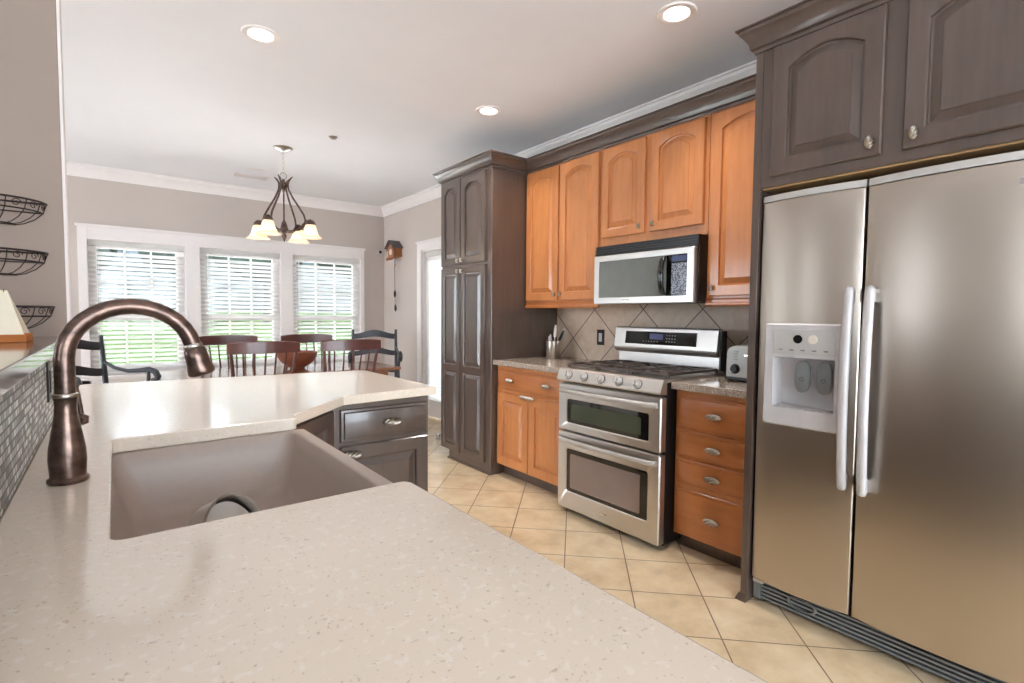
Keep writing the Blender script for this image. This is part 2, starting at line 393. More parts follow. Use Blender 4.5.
# ------------------------------------------------------------------ room shell
struct(MB().box(-.7, XW+.1, YB, YF+.15, -.1, 0), 'floor', 'floor')
struct(MB().box(XL-.1, -.7, YB, YF+.15, -.1, 0), 'floor_bounce', 'bouncefloor')  # out of view, given a pale surface to bounce neutral light
struct(MB().box(XL-.1, XW+.1, YB, YF+.15, ZC, ZC+.1), 'ceiling', 'ceiling')
w = MB(); x0, x1, z0, z1 = -.2, 2.68, .57, 2.02
w.box(XL-.1, x0, YF, YF+.15, 0, ZC); w.box(x1, XW+.1, YF, YF+.15, 0, ZC); w.box(x0, x1, YF, YF+.15, 0, z0); w.box(x0, x1, YF, YF+.15, z1, ZC)
struct(w, 'wall_far', 'wall')
DY0, DY1, DZ = 4.72, 5.62, 2.03
w = MB(); w.box(XW, XW+.12, YB, DY0, 0, ZC); w.box(XW, XW+.12, DY1, YF, 0, ZC); w.box(XW, XW+.12, DY0, DY1, DZ, ZC)
struct(w, 'wall_right', 'wall')
FILLW = [(-2.9, -1.2), (3.1, 6.3)]  # unseen side-wall openings, added to let in fill daylight
w = MB(); w.box(XL-.1, XL, YB, -2.9, 0, ZC); w.box(XL-.1, XL, -1.2, 3.1, 0, ZC); w.box(XL-.1, XL, 6.3, YF, 0, ZC)
for a, b_ in FILLW: w.box(XL-.1, XL, a, b_, 0, .12); w.box(XL-.1, XL, a, b_, 2.35, ZC)
struct(w, 'wall_left', 'wall')
w = MB(); w.box(XL-.1, -1.6, YB-.1, YB, 0, ZC); w.box(2.4, XW+.12, YB-.1, YB, 0, ZC); w.box(-1.6, 2.4, YB-.1, YB, 2.35, ZC); struct(w, 'wall_back', 'wall')
f = MB()
for k in range(5): x = -1.6+4.0*k/4; f.box(max(-1.6, x-.04), min(2.4, x+.04), YB-.08, YB-.03, 0, 2.35)
f.box(-1.6, 2.4, YB-.08, YB-.03, 0, .1); f.box(-1.6, 2.4, YB-.08, YB-.03, 2.27, 2.35)
wl = struct(f, 'window_6', 'white'); build(MB().box(-1.58, 2.38, YB-.058, YB-.053, .08, 2.29), 'window_pane', 'glass', wl)  # unseen glazed opening, added to light the counter from behind
for q, (a, b_) in enumerate(FILLW):
    f = MB()
    for k in range(4): y = a+(b_-a)*k/3; f.box(XL-.08, XL-.02, max(a, y-.03), min(b_, y+.03), .12, 2.35)
    f.box(XL-.08, XL-.02, a, b_, .12, .17); f.box(XL-.08, XL-.02, a, b_, 2.29, 2.35)
    wl = struct(f, 'window_%d' % (q+4), 'white'); build(MB().box(XL-.055, XL-.05, a+.02, b_-.02, .15, 2.31), 'window_pane', 'glass', wl)  # frames and panes of the windows added for fill daylight
struct(MB().box(-2.2, -.132, 2.6, 2.71, 0, ZC), 'wall_middle', 'wall_shaded', bevel=.004)
struct(MB().box(-.132, -.123, 2.602, 2.708, 0, ZC), 'wall_end_bright', 'white')  # white board added so the end of the wall reads as brightly lit
# half wall behind the sink with mosaic
struct(MB().box(-.30, -.158, -1.2, 2.6, 0, 1.114), 'wall_bar', 'wall')
struct(MB().box(-.158, -.148, -1.2, 2.6, .914, 1.114), 'trim_4', 'mosaic')
struct(MB().box(2.994, XW, 1.12, 3.21, .86, 1.75), 'trim_5', 'splash')
# crown mouldings
cp = [(0, -.115), (.012, -.115), (.016, -.095), (.05, -.045), (.066, -.03), (.07, -.012), (.085, -.01), (.085, 0), (0, 0)]
struct(MB().sweep([(XW, 1.0), (XW, YF), (XL, YF)], [(o, ZC+z) for o, z in cp]), 'trim_1', 'white', smooth=30)
bp = [(0, 0), (.014, 0), (.014, .08), (.008, .1), (0, .105)]
struct(MB().sweep([(XW, 5.72), (XW, YF), (XL, YF)], bp), 'baseboard_far', 'white')

# windows
WX = [(-.17, .662), (.804, 1.65), (1.795, 2.66)]
fr = MB(); yo = YF-.022
fr.box(-.245, WX[0][0], yo, YF+.0, .50, 2.134); fr.box(WX[2][1], 2.71, yo, YF, .50, 2.134)
for a, b_ in ((WX[0][1], WX[1][0]), (WX[1][1], WX[2][0])): fr.box(a, b_, yo, YF+.12, .56, 1.985)
fr.box(WX[0][0], WX[2][1], yo, YF, 1.98, 2.134); fr.box(-.26, 2.725, yo-.012, YF, 2.105, 2.134)
fr.box(-.2, -.17, YF, YF+.14, .57, 2.02); fr.box(2.66, 2.68, YF, YF+.14, .57, 2.02); fr.box(-.17, 2.66, YF, YF+.14, 1.98, 2.02)
fr.box(-.27, 2.735, yo-.03, YF+.14, .555, .595); fr.box(-.245, 2.71, yo, YF, .47, .555)
struct(fr, 'trim_2', 'white', bevel=.003)
for i, (a, b_) in enumerate(WX):
    y = YF+.085; s_ = .07
    f = MB(); f.box(a, a+s_, y, y+.04, .595, 1.98); f.box(b_-s_, b_, y, y+.04, .595, 1.98)
    f.box(a+s_, b_-s_, y, y+.04, .595, .68); f.box(a+s_, b_-s_, y, y+.04, 1.91, 1.98); f.box(a+s_, b_-s_, y, y+.04, 1.175, 1.235)
    wf = struct(f, 'window_%d' % (i+1), 'white', bevel=.003)
    g = MB(); wd = (b_-a-2*s_)
    for k in (1, 2): g.box(a+s_+wd*k/3-.009, a+s_+wd*k/3+.009, y+.008, y+.03, .68, 1.91)
    for z in (.93, 1.57): g.box(a+s_, b_-s_, y+.008, y+.03, z-.009, z+.009)
    build(g, 'muntin_grid', 'white', wf); build(MB().box(a+s_-.01, b_-s_+.01, y+.017, y+.021, .67, 1.92), 'window_pane', 'glass', wf)
def blind(nm, a, b_, zb, zt, put, label, tilt=-.62, pitch=.048, ax='x'):
    t = thing('window_blind', label, 'blind', put((a+b_)/2, 0, zt), 'white slatted blinds')
    n = int((zt-.06-zb-.03)/pitch); f = MB()
    for k in range(n):
        z = zb+.045+k*pitch; c, s_ = .025*math.cos(tilt), .025*math.sin(tilt)
        pr = [(-c, z-s_-.0014), (c, z+s_-.0014), (c, z+s_+.0014), (-c, z-s_+.0014)]
        f.loops([[put(a+.006, q, r) for q, r in pr], [put(b_-.006, q, r) for q, r in pr]], True, True)
    build(f, 'slats', 'blind', t)
    f = MB(); pr = [(-.03, zt-.055), (.03, zt-.055), (.03, zt), (-.03, zt)]
    f.loops([[put(a+.003, q, r) for q, r in pr], [put(b_-.003, q, r) for q, r in pr]], True, True); build(f, 'head_rail', 'blind', t, bevel=.004)
    f = MB(); pr = [(-.025, zb), (.025, zb), (.025, zb+.018), (-.025, zb+.018)]
    f.loops([[put(a+.006, q, r) for q, r in pr], [put(b_-.006, q, r) for q, r in pr]], True, True); build(f, 'bottom_rail', 'blind', t)
    wdt = b_-a
    for fx in (.1, .9):
        u = a+wdt*fx; f = MB()
        for q in (-.026, .026): f.tube([put(u, q, zt-.05), put(u, q, zb+.01)], .0012, 4)
        build(f, 'ladder_cord', 'blind', t)
    u = a+.07; f = MB(); f.tube([put(u, -.036, zt-.05), put(u, -.037, zt-.6)], .004, 6); build(f, 'tilt_wand', 'blind', t)
    return t
for i, (a, b_) in enumerate(WX):
    blind('b', a, b_, .605, 1.98, lambda u, q, z: (u, YF+.034+q, z),
          ['white slatted blind in the left-hand dining window, behind the faucet', 'white slatted blind in the middle dining window, under the chandelier',
           'white slatted blind in the right-hand dining window, nearest the corner'][i])
# patio door on the right wall
f = MB(); f.box(XW-.022, XW, DY1, DY1+.1, 0, DZ+.1); f.box(XW-.022, XW, DY0-.1, DY0, 0, DZ+.1); f.box(XW-.022, XW, DY0, DY1, DZ, DZ+.1); f.box(XW-.03, XW, DY0-.12, DY1+.12, DZ+.085, DZ+.11)
f.box(XW, XW+.12, DY1-.02, DY1, 0, DZ); f.box(XW, XW+.12, DY0, DY0+.02, 0, DZ); f.box(XW, XW+.12, DY0+.02, DY1-.02, DZ-.02, DZ)
struct(f, 'trim_3', 'white', bevel=.003)
f = MB(); a, b_ = DY0+.022, DY1-.022
f.box(XW+.05, XW+.09, a, a+.11, .01, DZ-.022); f.box(XW+.05, XW+.09, b_-.11, b_, .01, DZ-.022)
f.box(XW+.05, XW+.09, a+.11, b_-.11, .01, .25); f.box(XW+.05, XW+.09, a+.11, b_-.11, DZ-.13, DZ-.022)
d = struct(f, 'door_1', 'white', bevel=.003)
build(MB().box(XW+.068, XW+.072, a+.1, b_-.1, .24, DZ-.12), 'door_pane', 'glass', d)
build(MB().lathe([(.012, 0), (.012, .03), (.026, .035), (.03, .05), (.024, .064), (0.004, .068)], (XW+.05, 0, 0), axis='x').v and MB().lathe([(.004, -.068), (.024, -.064), (.03, -.05), (.026, -.035), (.012, -.03), (.012, 0)], (XW+.05, a+.06, .95), 16, 'x'), 'door_knob', 'nickel', d, smooth=40)
blind('b', DY0+.1, DY1-.07, .2, DZ-.03, lambda u, q, z: (XW+.016+q*.45, u, z), 'white slatted blind on the patio door beside the dark pantry', tilt=-1.0, pitch=.043)

# ------------------------------------------------------------------ outside
g = MB(); NX, NY = 24, 30
for j in range(NY+1):
    for i in range(NX+1):
        x = -30+i*66/NX; y = 6.95+j*48/NY
        g.pt((x, y, -.35+max(0, (y-12))*.045+.25*math.sin(x*.35)*math.sin(y*.2)*min(1, (y-6.9)/6)))
for j in range(NY):
    for i in range(NX): q = j*(NX+1)+i; g.face((q, q+1, q+NX+2, q+NX+1))
o = struct(g, 'ground_outside', 'grass', smooth=60)
g = MB(); g.box(3.2, 36, -8, 6.95, -.5, -.35); struct(g, 'ground_side', 'grass')
g = MB(); g.box(-9, 7, YF+.16, 13.5, -.4, -.06); g.box(-14, XL-.12, -8, YF+.16, -.4, -.06); struct(g, 'ground_bounce', 'patio')  # pale slab below the sightline, added to throw sunlight up to the ceiling
g = MB(); NX = 40; NY = 12
for j in range(NY+1):
    for i in range(NX+1):
        x = -45+i*110/NX; y = 50+j*2.5; k = j/NY
        g.pt((x, y+random.uniform(-.5, .5), 1+11*math.sin(k*PI/2)+random.uniform(-.4, .4)*(1+k*2)))
for j in range(NY):
    for i in range(NX): q = j*(NX+1)+i; g.face((q, q+1, q+NX+2, q+NX+1))
struct(g, 'ground_hill', 'hill', smooth=60)
def blob(mb, c, r, n=10, sq=1.0):
    L = []
    for k in range(1, n):
        a = PI*k/n; l = []
        for j in range(n*2):
            b_ = 2*PI*j/(n*2); rr = r*(1+random.uniform(-.16, .16))
            l.append((c[0]+rr*math.sin(a)*math.cos(b_), c[1]+rr*math.sin(a)*math.sin(b_), c[2]-rr*math.cos(a)*sq))
        L.append(l)
    mb.loops(L, True, True)
tl = ['broad leafy tree on the lawn, seen through the middle dining window', 'tall leafy tree at the left of the right-hand dining window',
      'tree with a wide crown at the right edge of the dining windows', 'bushy tree far back behind the left-hand dining window', 'tree far back between the left and middle dining windows', 'tree far back at the left edge of the dining windows']
for i, (x, y, hh, cr_) in enumerate([(7.5, 34, 8.5, 2.9), (12.9, 32, 9, 2.9), (18.5, 36, 8.5, 3.2), (-1.8, 40, 8.5, 2.8), (4.4, 47, 9, 2.6), (-9.5, 46, 9, 2.6)]):
    gz = -.35+(y-12)*.045
    t = thing('tree', tl[i], 'tree', (x, y, gz), 'trees on the lawn outside')
    build(MB().tube([(x, y, gz-.2), (x+.1, y, gz+hh*.3), (x-.05, y, gz+hh*.6)], [.22, .17, .1], 8), 'trunk', 'bark', t, smooth=60)
    c = MB()
    for k in range(9):
        a = k*2.4; rr = cr_*(.15+.5*((k*37) % 10)/10)
        blob(c, (x+rr*math.cos(a), y+rr*math.sin(a), gz+hh*.45+hh*.45*((k*53) % 10)/10), cr_*.55)
    build(c, 'crown', 'leaves', t, smooth=60)

# ------------------------------------------------------------------ ceiling fixtures
rl = [((.655, 2.99), 'round recessed ceiling light nearest the dining area, left of the kitchen'),
      ((2.16, 3.05), 'round recessed ceiling light in front of the dark pantry'),
      ((2.18, 1.52), 'round recessed ceiling light nearest the refrigerator cabinet crown'),
      ((2.1, -.9), 'round recessed ceiling light behind the camera by the refrigerator, unseen, for fill'),
      ((.655, -1.6), 'round recessed ceiling light behind the camera, unseen, for fill'), ((-1.8, 1.0), 'round recessed ceiling light over the room behind the bar, unseen, for fill'), ((-1.8, -1.4), 'round recessed ceiling light far back left, unseen, for fill')]  # last four fixtures are out of view, placed to give fill light
for (x, y), lb in rl:
    t = thing('recessed_light', lb, 'ceiling light', (x, y, ZC), 'recessed ceiling lights')
    build(MB().lathe([(.062, 0), (.062, -.004), (.072, -.008), (.09, -.007), (.094, 0)], (x, y, ZC), 32), 'trim_ring', 'white', t, smooth=40)
    build(MB().lathe([(.06, -.001), (.06, -.0065), (.001, -.0075)], (x, y, ZC), 32), 'lens', 'lens', t)
    lamp('lamp', 'AREA', (0, 0, -.014), 2.4, .12, (1, .93, .86), t, spread=math.radians(104))
# ceiling vents
def vent(x, y, lx, ly, lb):
    t = thing('ceiling_vent', lb, 'vent', (x, y, ZC)); f = MB()
    z = ZC-.006; e = .02
    f.box(x-lx, x+lx, y-ly, y-ly+e, z, ZC); f.box(x-lx, x+lx, y+ly-e, y+ly, z, ZC); f.box(x-lx, x-lx+e, y-ly+e, y+ly-e, z, ZC); f.box(x+lx-e, x+lx, y-ly+e, y+ly-e, z, ZC)
    build(f, 'frame', 'white', t)
    build(MB().box(x-lx+e, x+lx-e, y-ly+e, y+ly-e, ZC-.0015, ZC), 'backing', 'ventgrey', t)
    f = MB(); n = int(2*(ly-e)/.022)
    for k in range(n):
        yy = y-ly+e+.011+k*.022; f.obox((x, yy, ZC-.008), (1, 0, 0), (0, .8, .6), (0, -.6, .8), lx-e, .008, .0012)
    build(f, 'louvres', 'white', t)
vent(1.21, 6.08, .17, .085, 'long white louvred air vent in the ceiling left of the chandelier')
vent(1.19, 5.75, .08, .03, 'small slim white vent plate in the ceiling beside the long vent')
o = build(MB().lathe([(.001, -.02), (.02, -.018), (.028, -.008), (.034, -.004), (.036, 0)], (1.48, 4.307, ZC), 20), 'sprinkler_cap', 'nickel', smooth=50)
tag(o, 'small round sprinkler cap on the ceiling right of the chandelier', 'sprinkler')

# ------------------------------------------------------------------ chandelier
cx, cy = 1.233, 4.87
t = thing('chandelier', 'bronze chandelier with four bell shaped alabaster shades hanging over the dining table', 'chandelier', (cx, cy, ZC))
build(MB().lathe([(.004, -.035), (.02, -.03), (.055, -.018), (.078, -.008), (.082, 0)], (cx, cy, ZC), 28), 'canopy', 'nickel', t, smooth=50)
f = MB()
for k in range(8):
    z = 2.672-.012-k*.022; pl = 'xz' if k % 2 else 'yz'
    f.tube(arc((cx, cy, z), .010, 0, 2*PI, 12, pl)[:-1], .0026, 5, closed=True)
f.tube(arc((cx, cy, 2.465), .028, 0, 2*PI, 16, 'xz')[:-1], .0042, 6, closed=True)
build(f, 'chain', 'nickel', t, smooth=60)
build(MB().lathe([(.003, 2.438), (.012, 2.43), (.018, 2.41), (.034, 2.39), (.036, 2.375), (.022, 2.355), (.012, 2.34), (.007, 2.32), (.007, 2.075), (.018, 2.06), (.026, 2.03), (.034, 2.0), (.034, 1.985), (.024, 1.97), (.012, 1.955), (.022, 1.94), (.018, 1.925), (.007, 1.90), (.002, 1.885)], (cx, cy, 0), 20), 'column', 'bronze', t, smooth=50)
rt = Vector((.969, -.245, 0)); fw = Vector((.245, .969, 0)); C0 = Vector((cx, cy, 0))
for ca, sa in ((.866, -.5), (-.5, -.866), (-.866, .5), (.5, .866)):
    d = rt*ca+fw*sa; R_ = .245
    P_ = lambda r, z: tuple(C0+d*r+Vector((0, 0, z)))
    pts = [P_(.085, 2.455), P_(.062, 2.435), P_(.045, 2.41), P_(.040, 2.38), P_(.048, 2.34), P_(.085, 2.27), P_(.14, 2.19), P_(.185, 2.12), P_(.20, 2.07), P_(.185, 2.02), P_(.14, 1.99), P_(.07, 1.982), P_(.03, 1.985)]
    build(MB().tube(pts, [.004, .007]+[.0085]*11, 8), 'arm', 'bronze', t, smooth=70)
    pts = [P_(.10, 1.985), P_(.14, 2.0), P_(.18, 2.04), P_(.21, 2.07), P_(R_, 2.078), P_(R_+.03, 2.062), P_(R_+.05, 2.035)]
    build(MB().tube(pts, [.007]*5+[.005, .003], 8), 'branch', 'bronze', t, smooth=70)
    c = C0+d*R_
    build(MB().lathe([(.006, 2.082), (.02, 2.075), (.036, 2.055), (.04, 2.035), (.032, 2.028)], (c.x, c.y, 0), 20), 'socket_cap', 'bronze', t, smooth=50)
    prof = [(.028, 2.04), (.04, 2.03), (.05, 2.005), (.055, 1.98), (.063, 1.955), (.078, 1.933), (.098, 1.918), (.095, 1.917), (.075, 1.93), (.06, 1.953), (.052, 1.978), (.047, 2.003), (.037, 2.025), (.025, 2.035)]
    sh = build(MB().lathe(prof, (c.x, c.y, 0), 28, caps=False), 'lamp_shade', 'shade', t, smooth=60)
    build(MB().lathe([(.008, 2.03), (.014, 2.015), (.024, 1.985), (.021, 1.965), (.004, 1.952)], (c.x, c.y, 0), 14), 'bulb', 'lens', t, smooth=60)
    lamp('lamp', 'POINT', (c.x-cx, c.y-cy, 1.935-ZC), .3, .03, (1, .88, .74), t)

# ------------------------------------------------------------------ wall things (far corner)
t = thing('security_camera', 'small round security camera in the corner above the right-hand window', 'camera', (2.92, YF-.03, 2.10))
build(MB().lathe([(.02, 0), (.02, -.012), (.008, -.014), (.008, -.03)], (2.92, YF, 2.10), 16, 'y'), 'mount', 'white', t, smooth=40)
build(MB().lathe([(.004, -.075), (.02, -.072), (.022, -.066), (.022, -.05)], (2.92, YF, 2.10), 20, 'y'), 'lens', 'blackgloss', t, smooth=40)
build(MB().lathe([(.029, -.068), (.034, -.06), (.034, -.035), (.02, -.028)], (2.92, YF, 2.10), 20, 'y'), 'body', 'silver', t, smooth=40)
# cuckoo clock
cy0 = 6.25; xo = XW-.001
t = thing('cuckoo_clock', 'small wooden cuckoo clock with a grey gabled roof hanging on the right wall', 'clock', (xo, cy0, 2.03))
h_, d_ = .085, .12
f = MB(); f.loops([[(xo, cy0-h_, 2.0), (xo, cy0+h_, 2.0), (xo, cy0+h_, 2.11), (xo, cy0, 2.19), (xo, cy0-h_, 2.11)], [(xo-d_, cy0-h_, 2.0), (xo-d_, cy0+h_, 2.0), (xo-d_, cy0+h_, 2.11), (xo-d_, cy0, 2.19), (xo-d_, cy0-h_, 2.11)]], True, True)
build(f, 'case', 'clockwood', t, bevel=.003)
f = MB()
for sg in (-1, 1):
    a = Vector((0, sg*.12, -.10)).normalized(); nn = Vector((0, sg*.10, .12)).normalized()
    f.obox(Vector((xo-.078, cy0, 2.203))+a*.075+nn*.004, (1, 0, 0), a, nn, .078, .078, .006)
build(f, 'roof', 'roofgrey', t)
build(MB().lathe([(.001, -.006), (.036, -.006), (.04, 0)], (xo-d_, cy0, 2.06), 24, 'x'), 'dial', 'cream', t, smooth=30)
f = MB(); f.box(xo-d_-.012, xo-d_, cy0-.1, cy0+.1, 1.975, 2.0)
for k in range(7):
    a = -.09+.03*k; f.tube([(xo-d_-.01, cy0+a, 2.0-.02), (xo-d_-.014, cy0+a+.012, 1.955)], [.010, .003], 6)
for sg in (-1, 1):
    for k in range(4): f.tube([(xo-d_-.008, cy0+sg*(.095-.02*k), 2.09+.022*k), (xo-d_-.01, cy0+sg*(.108-.02*k), 2.075+.022*k)], [.012, .004], 6)
build(f, 'carving', 'clockwood', t, smooth=50)
f = MB(); f.tube([(xo-.06, cy0-.01, 2.0), (xo-.06, cy0-.01, 1.90)], .002, 5); f.lathe([(.001, -.004), (.018, -.002), (.018, .002), (.001, .004)], (xo-.064, cy0-.01, 1.89), 14, 'x'); build(f, 'pendulum', 'clockwood', t)
f = MB()
for dy in (.03, .045): f.tube([(xo-.05, cy0+dy, 2.0), (xo-.05, cy0+dy-.02, 1.30)], .0018, 5)
build(f, 'chain', 'wire', t)
for (dy, zz) in ((.028, 1.52), (.012, 1.34)):
    build(MB().lathe([(.001, .05), (.008, .045), (.015, .02), (.017, -.01), (.012, -.035), (.002, -.05)], (xo-.05, cy0+dy, zz), 12), 'pine_cone_weight', 'wire', t, smooth=50)

# ------------------------------------------------------------------ dining furniture
def slab(mb, x0, x1, y0, y1, z0, z1, r=.03, n=5):
    pts = []
    for cx_, cy_, a0 in ((x1-r, y1-r, 0), (x0+r, y1-r, PI/2), (x0+r, y0+r, PI), (x1-r, y0+r, 1.5*PI)):
        for k in range(n+1): a = a0+PI/2*k/n; pts.append((cx_+r*math.cos(a), cy_+r*math.sin(a)))
    return mb.prism(pts, z0, z1)
t = thing('dining_table', 'long wooden dining table in front of the windows', 'table', (1.2, 4.76, 0))
build(slab(MB(), .27, 2.13, 4.38, 5.14, .735, .762, .03), 'tabletop', 'tabletop', t, bevel=.004)
f = MB(); f.box(.37, 2.03, 4.47, 4.49, .64, .735); f.box(.37, 2.03, 5.03, 5.05, .64, .735); f.box(.37, .39, 4.49, 5.03, .64, .735); f.box(2.01, 2.03, 4.49, 5.03, .64, .735)
build(f, 'apron', 'tabletop', t)
for x in (.42, 1.98):
    for y in (4.52, 5.0):
        build(MB().lathe([(.018, 0), (.026, .03), (.02, .08), (.032, .3), (.036, .45), (.024, .5), (.036, .53), (.036, .735)], (x, y, 0), 14), 'leg', 'tabletop', t, smooth=50)
t = thing('wooden_bowl', 'wide reddish wooden bowl on the dining table', 'bowl', (1.30, 4.76, .762))
build(MB().lathe([(.06, .762), (.062, .772), (.095, .79), (.135, .825), (.160, .865), (.172, .912), (.164, .912), (.152, .87), (.128, .833), (.085, .80), (.001, .785)], (1.30, 4.76, 0), 36), 'bowl_body', 'bowlwood', t, smooth=50)

def spindle_chair():
    t = thing('spindle_back_chair', 'x', 'chair', (0, 0, 0), 'spindle back dining chairs', local=True)
    # faces +y locally, back at y=-.2
    s_ = slab(MB(), -.22, .22, -.2, .22, .435, .465, .07); build(s_, 'seat', 'cherry', t, bevel=.008)
    f = MB(); L = []
    for k in range(15):
        u = -1+2*k/14; x = u*.25; y = -.345+.045*u*u; tp = 1.045-.012*abs(u)**3; bt = tp-.09+.012*u*u
        L.append([(x, y-.011, bt), (x, y+.011, bt), (x, y+.009, tp-.006), (x, y, tp), (x, y-.009, tp-.006)])
    f.loops(L, True, True); build(f, 'crest_rail', 'cherry', t, smooth=50)
    for k in range(7):
        u = -1+2*k/6; xt = u*.225; xb = u*.17; yt = -.345+.045*u*u; r = .0125 if k in (0, 6) else .0065
        f = MB().tube([(xb, -.175, .455), ((xb+xt)/2, (-.175+yt)/2-.006, .7), (xt, yt, .985)], [r*1.1, r*1.25, r*.9], 8)
        build(f, 'spindle' if 0 < k < 6 else 'back_post', 'cherry', t, smooth=60)
    for sx_ in (-1, 1):
        for y0_, y1_ in ((.15, .21), (-.13, -.2)):
            f = MB().tube([(sx_*.15, y0_, .44), (sx_*.175, (y0_+y1_)/2, .25), (sx_*.205, y1_, 0)], [.014, .02, .012], 8); build(f, 'leg', 'cherry', t, smooth=60)
        build(MB().tube([(sx_*.187, .19, .17), (sx_*.187, -.178, .17)], .009, 6), 'stretcher', 'cherry', t, smooth=60)
    build(MB().tube([(-.187, .01, .17), (.187, .01, .17)], .009, 6), 'stretcher', 'cherry', t, smooth=60)
    return t
c0 = spindle_chair()
spots = [(.895, 4.42, 0, 'reddish spindle back chair at the near side of the table, left of the pair'),
         (1.555, 4.42, 0, 'reddish spindle back chair at the near side of the table, right of the bowl'),
         (.85, 5.05, PI, 'reddish spindle back chair across the table by the windows, left one'),
         (1.56, 5.05, PI, 'reddish spindle back chair across the table by the windows, behind the bowl')]
for i, (x, y, r, lb) in enumerate(spots):
    c = c0 if i == 0 else copy_tree(c0)
    c.location = (x, y, 0); c.rotation_euler.z = r; c['label'] = lb

def ladder_chair(arms=True):
    t = thing('ladder_back_armchair', 'x', 'chair', (0, 0, 0), 'black ladder back armchairs', local=True)
    w_ = .24
    for s_ in (-1, 1):
        build(MB().tube([(s_*w_, -.2, 0), (s_*w_, -.2, .45), (s_*w_, -.23, .8), (s_*w_, -.26, 1.075)], [.018, .02, .018, .015], 8), 'back_post', 'blackwood', t, smooth=60)
        build(MB().tube([(s_*w_, .22, 0), (s_*w_, .22, .45), (s_*w_, .2, .66)], [.017, .02, .015], 8), 'leg', 'blackwood', t, smooth=60)
        pts = [(s_*w_, -.235, .88), (s_*(w_+.01), -.14, .835), (s_*(w_+.02), -.02, .815), (s_*(w_+.02), .1, .825), (s_*(w_+.02), .19, .835), (s_*(w_+.02), .25, .82), (s_*(w_+.02), .275, .785), (s_*(w_+.02), .255, .755), (s_*(w_+.02), .22, .76)]
        build(MB().tube(pts, [.012, .013, .014, .017, .02, .022, .022, .019, .014], 8), 'arm', 'blackwood', t, smooth=60)
        build(MB().tube([(s_*w_, .2, .64), (s_*(w_+.015), .19, .83)], [.014, .012], 8), 'arm_support', 'blackwood', t, smooth=60)
        build(MB().tube([(s_*w_, -.2, .2), (s_*w_, .22, .2)], .011, 6), 'stretcher', 'blackwood', t, smooth=60)
    build(slab(MB(), -w_, w_, -.19, .23, .43, .465, .03), 'seat', 'rush', t, bevel=.01)
    build(MB().tube([(-w_, .22, .28), (w_, .22, .28)], .011, 6), 'stretcher', 'blackwood', t, smooth=60)
    for z, hh in ((.60, .05), (.80, .055), (.995, .06)):
        f = MB(); L = []
        yb = -.2-.06*(z-.45)/.6
        for k in range(13):
            u = -1+2*k/12; x = u*(w_-.008); y = yb-.03*(1-u*u); up = .045*(math.cos(PI*u)*.5+.5)
            L.append([(x, y-.006, z-hh/2+up*.6), (x, y+.006, z-hh/2+up*.6), (x, y+.006, z+hh/2+up), (x, y-.006, z+hh/2+up)])
        f.loops(L, True, True); build(f, 'slat', 'blackwood', t, smooth=50)
    return t
a0 = ladder_chair()
a0.location = (-.11, 4.565, 0); a0.rotation_euler.z = math.radians(-145); a0['label'] = 'black ladder back armchair at the left end of the table, behind the faucet'
a1 = copy_tree(a0); a1.location = (2.31, 5.42, 0); a1.rotation_euler.z = math.radians(158); a1['label'] = 'black ladder back armchair in the corner at the right end of the table'

# ------------------------------------------------------------------ peninsula
ZK, TK = .914, .038
r_ = .03
def rc(c, r, a0, a1, n=5): return [(c[0]+r*math.cos(a0+(a1-a0)*k/n), c[1]+r*math.sin(a0+(a1-a0)*k/n)) for k in range(n+1)]
top = MB()
poly = [(-.148, -1.2), (.470, -1.2)] + rc((.464-.022, .93-.022), .022, 0, PI/2) + rc((-.008+.02, .93+.02), .02, 1.5*PI, PI) \
    + rc((-.005+.02, 1.69-.02), .02, PI, PI/2) + [(.452, 1.702), (.462, 1.712), (.470, 1.765), (.738, 2.047), (1.192, 2.09), (1.19, 2.94), (1.17, 2.96), (-.121, 3.06), (-.121, 2.6), (-.148, 2.6)]
top.prism(poly, ZK-TK, ZK)
o = build(top, 'peninsula_countertop', 'quartz', bevel=.004)
tag(o, 'pale beige quartz peninsula countertop in the foreground, wrapped around the sink', 'countertop')
# sink
sx0, sx1, sy0, sy1 = -.03, .488, .91, 1.715
t = thing('farmhouse_sink', 'taupe composite single bowl farmhouse sink set into the peninsula', 'sink', (.2, 1.3, .62))
zt = ZK-TK-.001
f = MB()
def rr(x0, x1, y0, y1, r, z, n=5):
    o = []
    for cx_, cy_, a0 in ((x1-r, y1-r, 0), (x0+r, y1-r, PI/2), (x0+r, y0+r, PI), (x1-r, y0+r, 1.5*PI)):
        for k in range(n+1): a = a0+PI/2*k/n; o.append((cx_+r*math.cos(a), cy_+r*math.sin(a), z))
    return o
def ring(d, r, z, dd=0): return rr(sx0+d, sx1-d, sy0+d, sy1-d, r, z)
def ringin(w_, r, z): return rr(sx0+w_-.008, sx1-.034-(w_-.02), sy0+w_, sy1-w_, r, z)
f.loops([ring(.0, .012, .63), ring(0, .012, zt-.008), ring(.006, .014, zt), ringin(.018, .03, zt), ringin(.024, .035, zt-.006), ringin(.028, .045, zt-.05), ringin(.062, .06, .725), ringin(.072, .06, .705), ringin(.095, .06, .694), ringin(.15, .05, .690)], True, True)
build(f, 'basin', 'sink', t, smooth=40)
build(MB().lathe([(.04, .6905), (.044, .693), (.036, .694), (.034, .691), (.004, .691)], (.2, 1.42, 0), 24), 'drain', 'chrome', t, smooth=40)
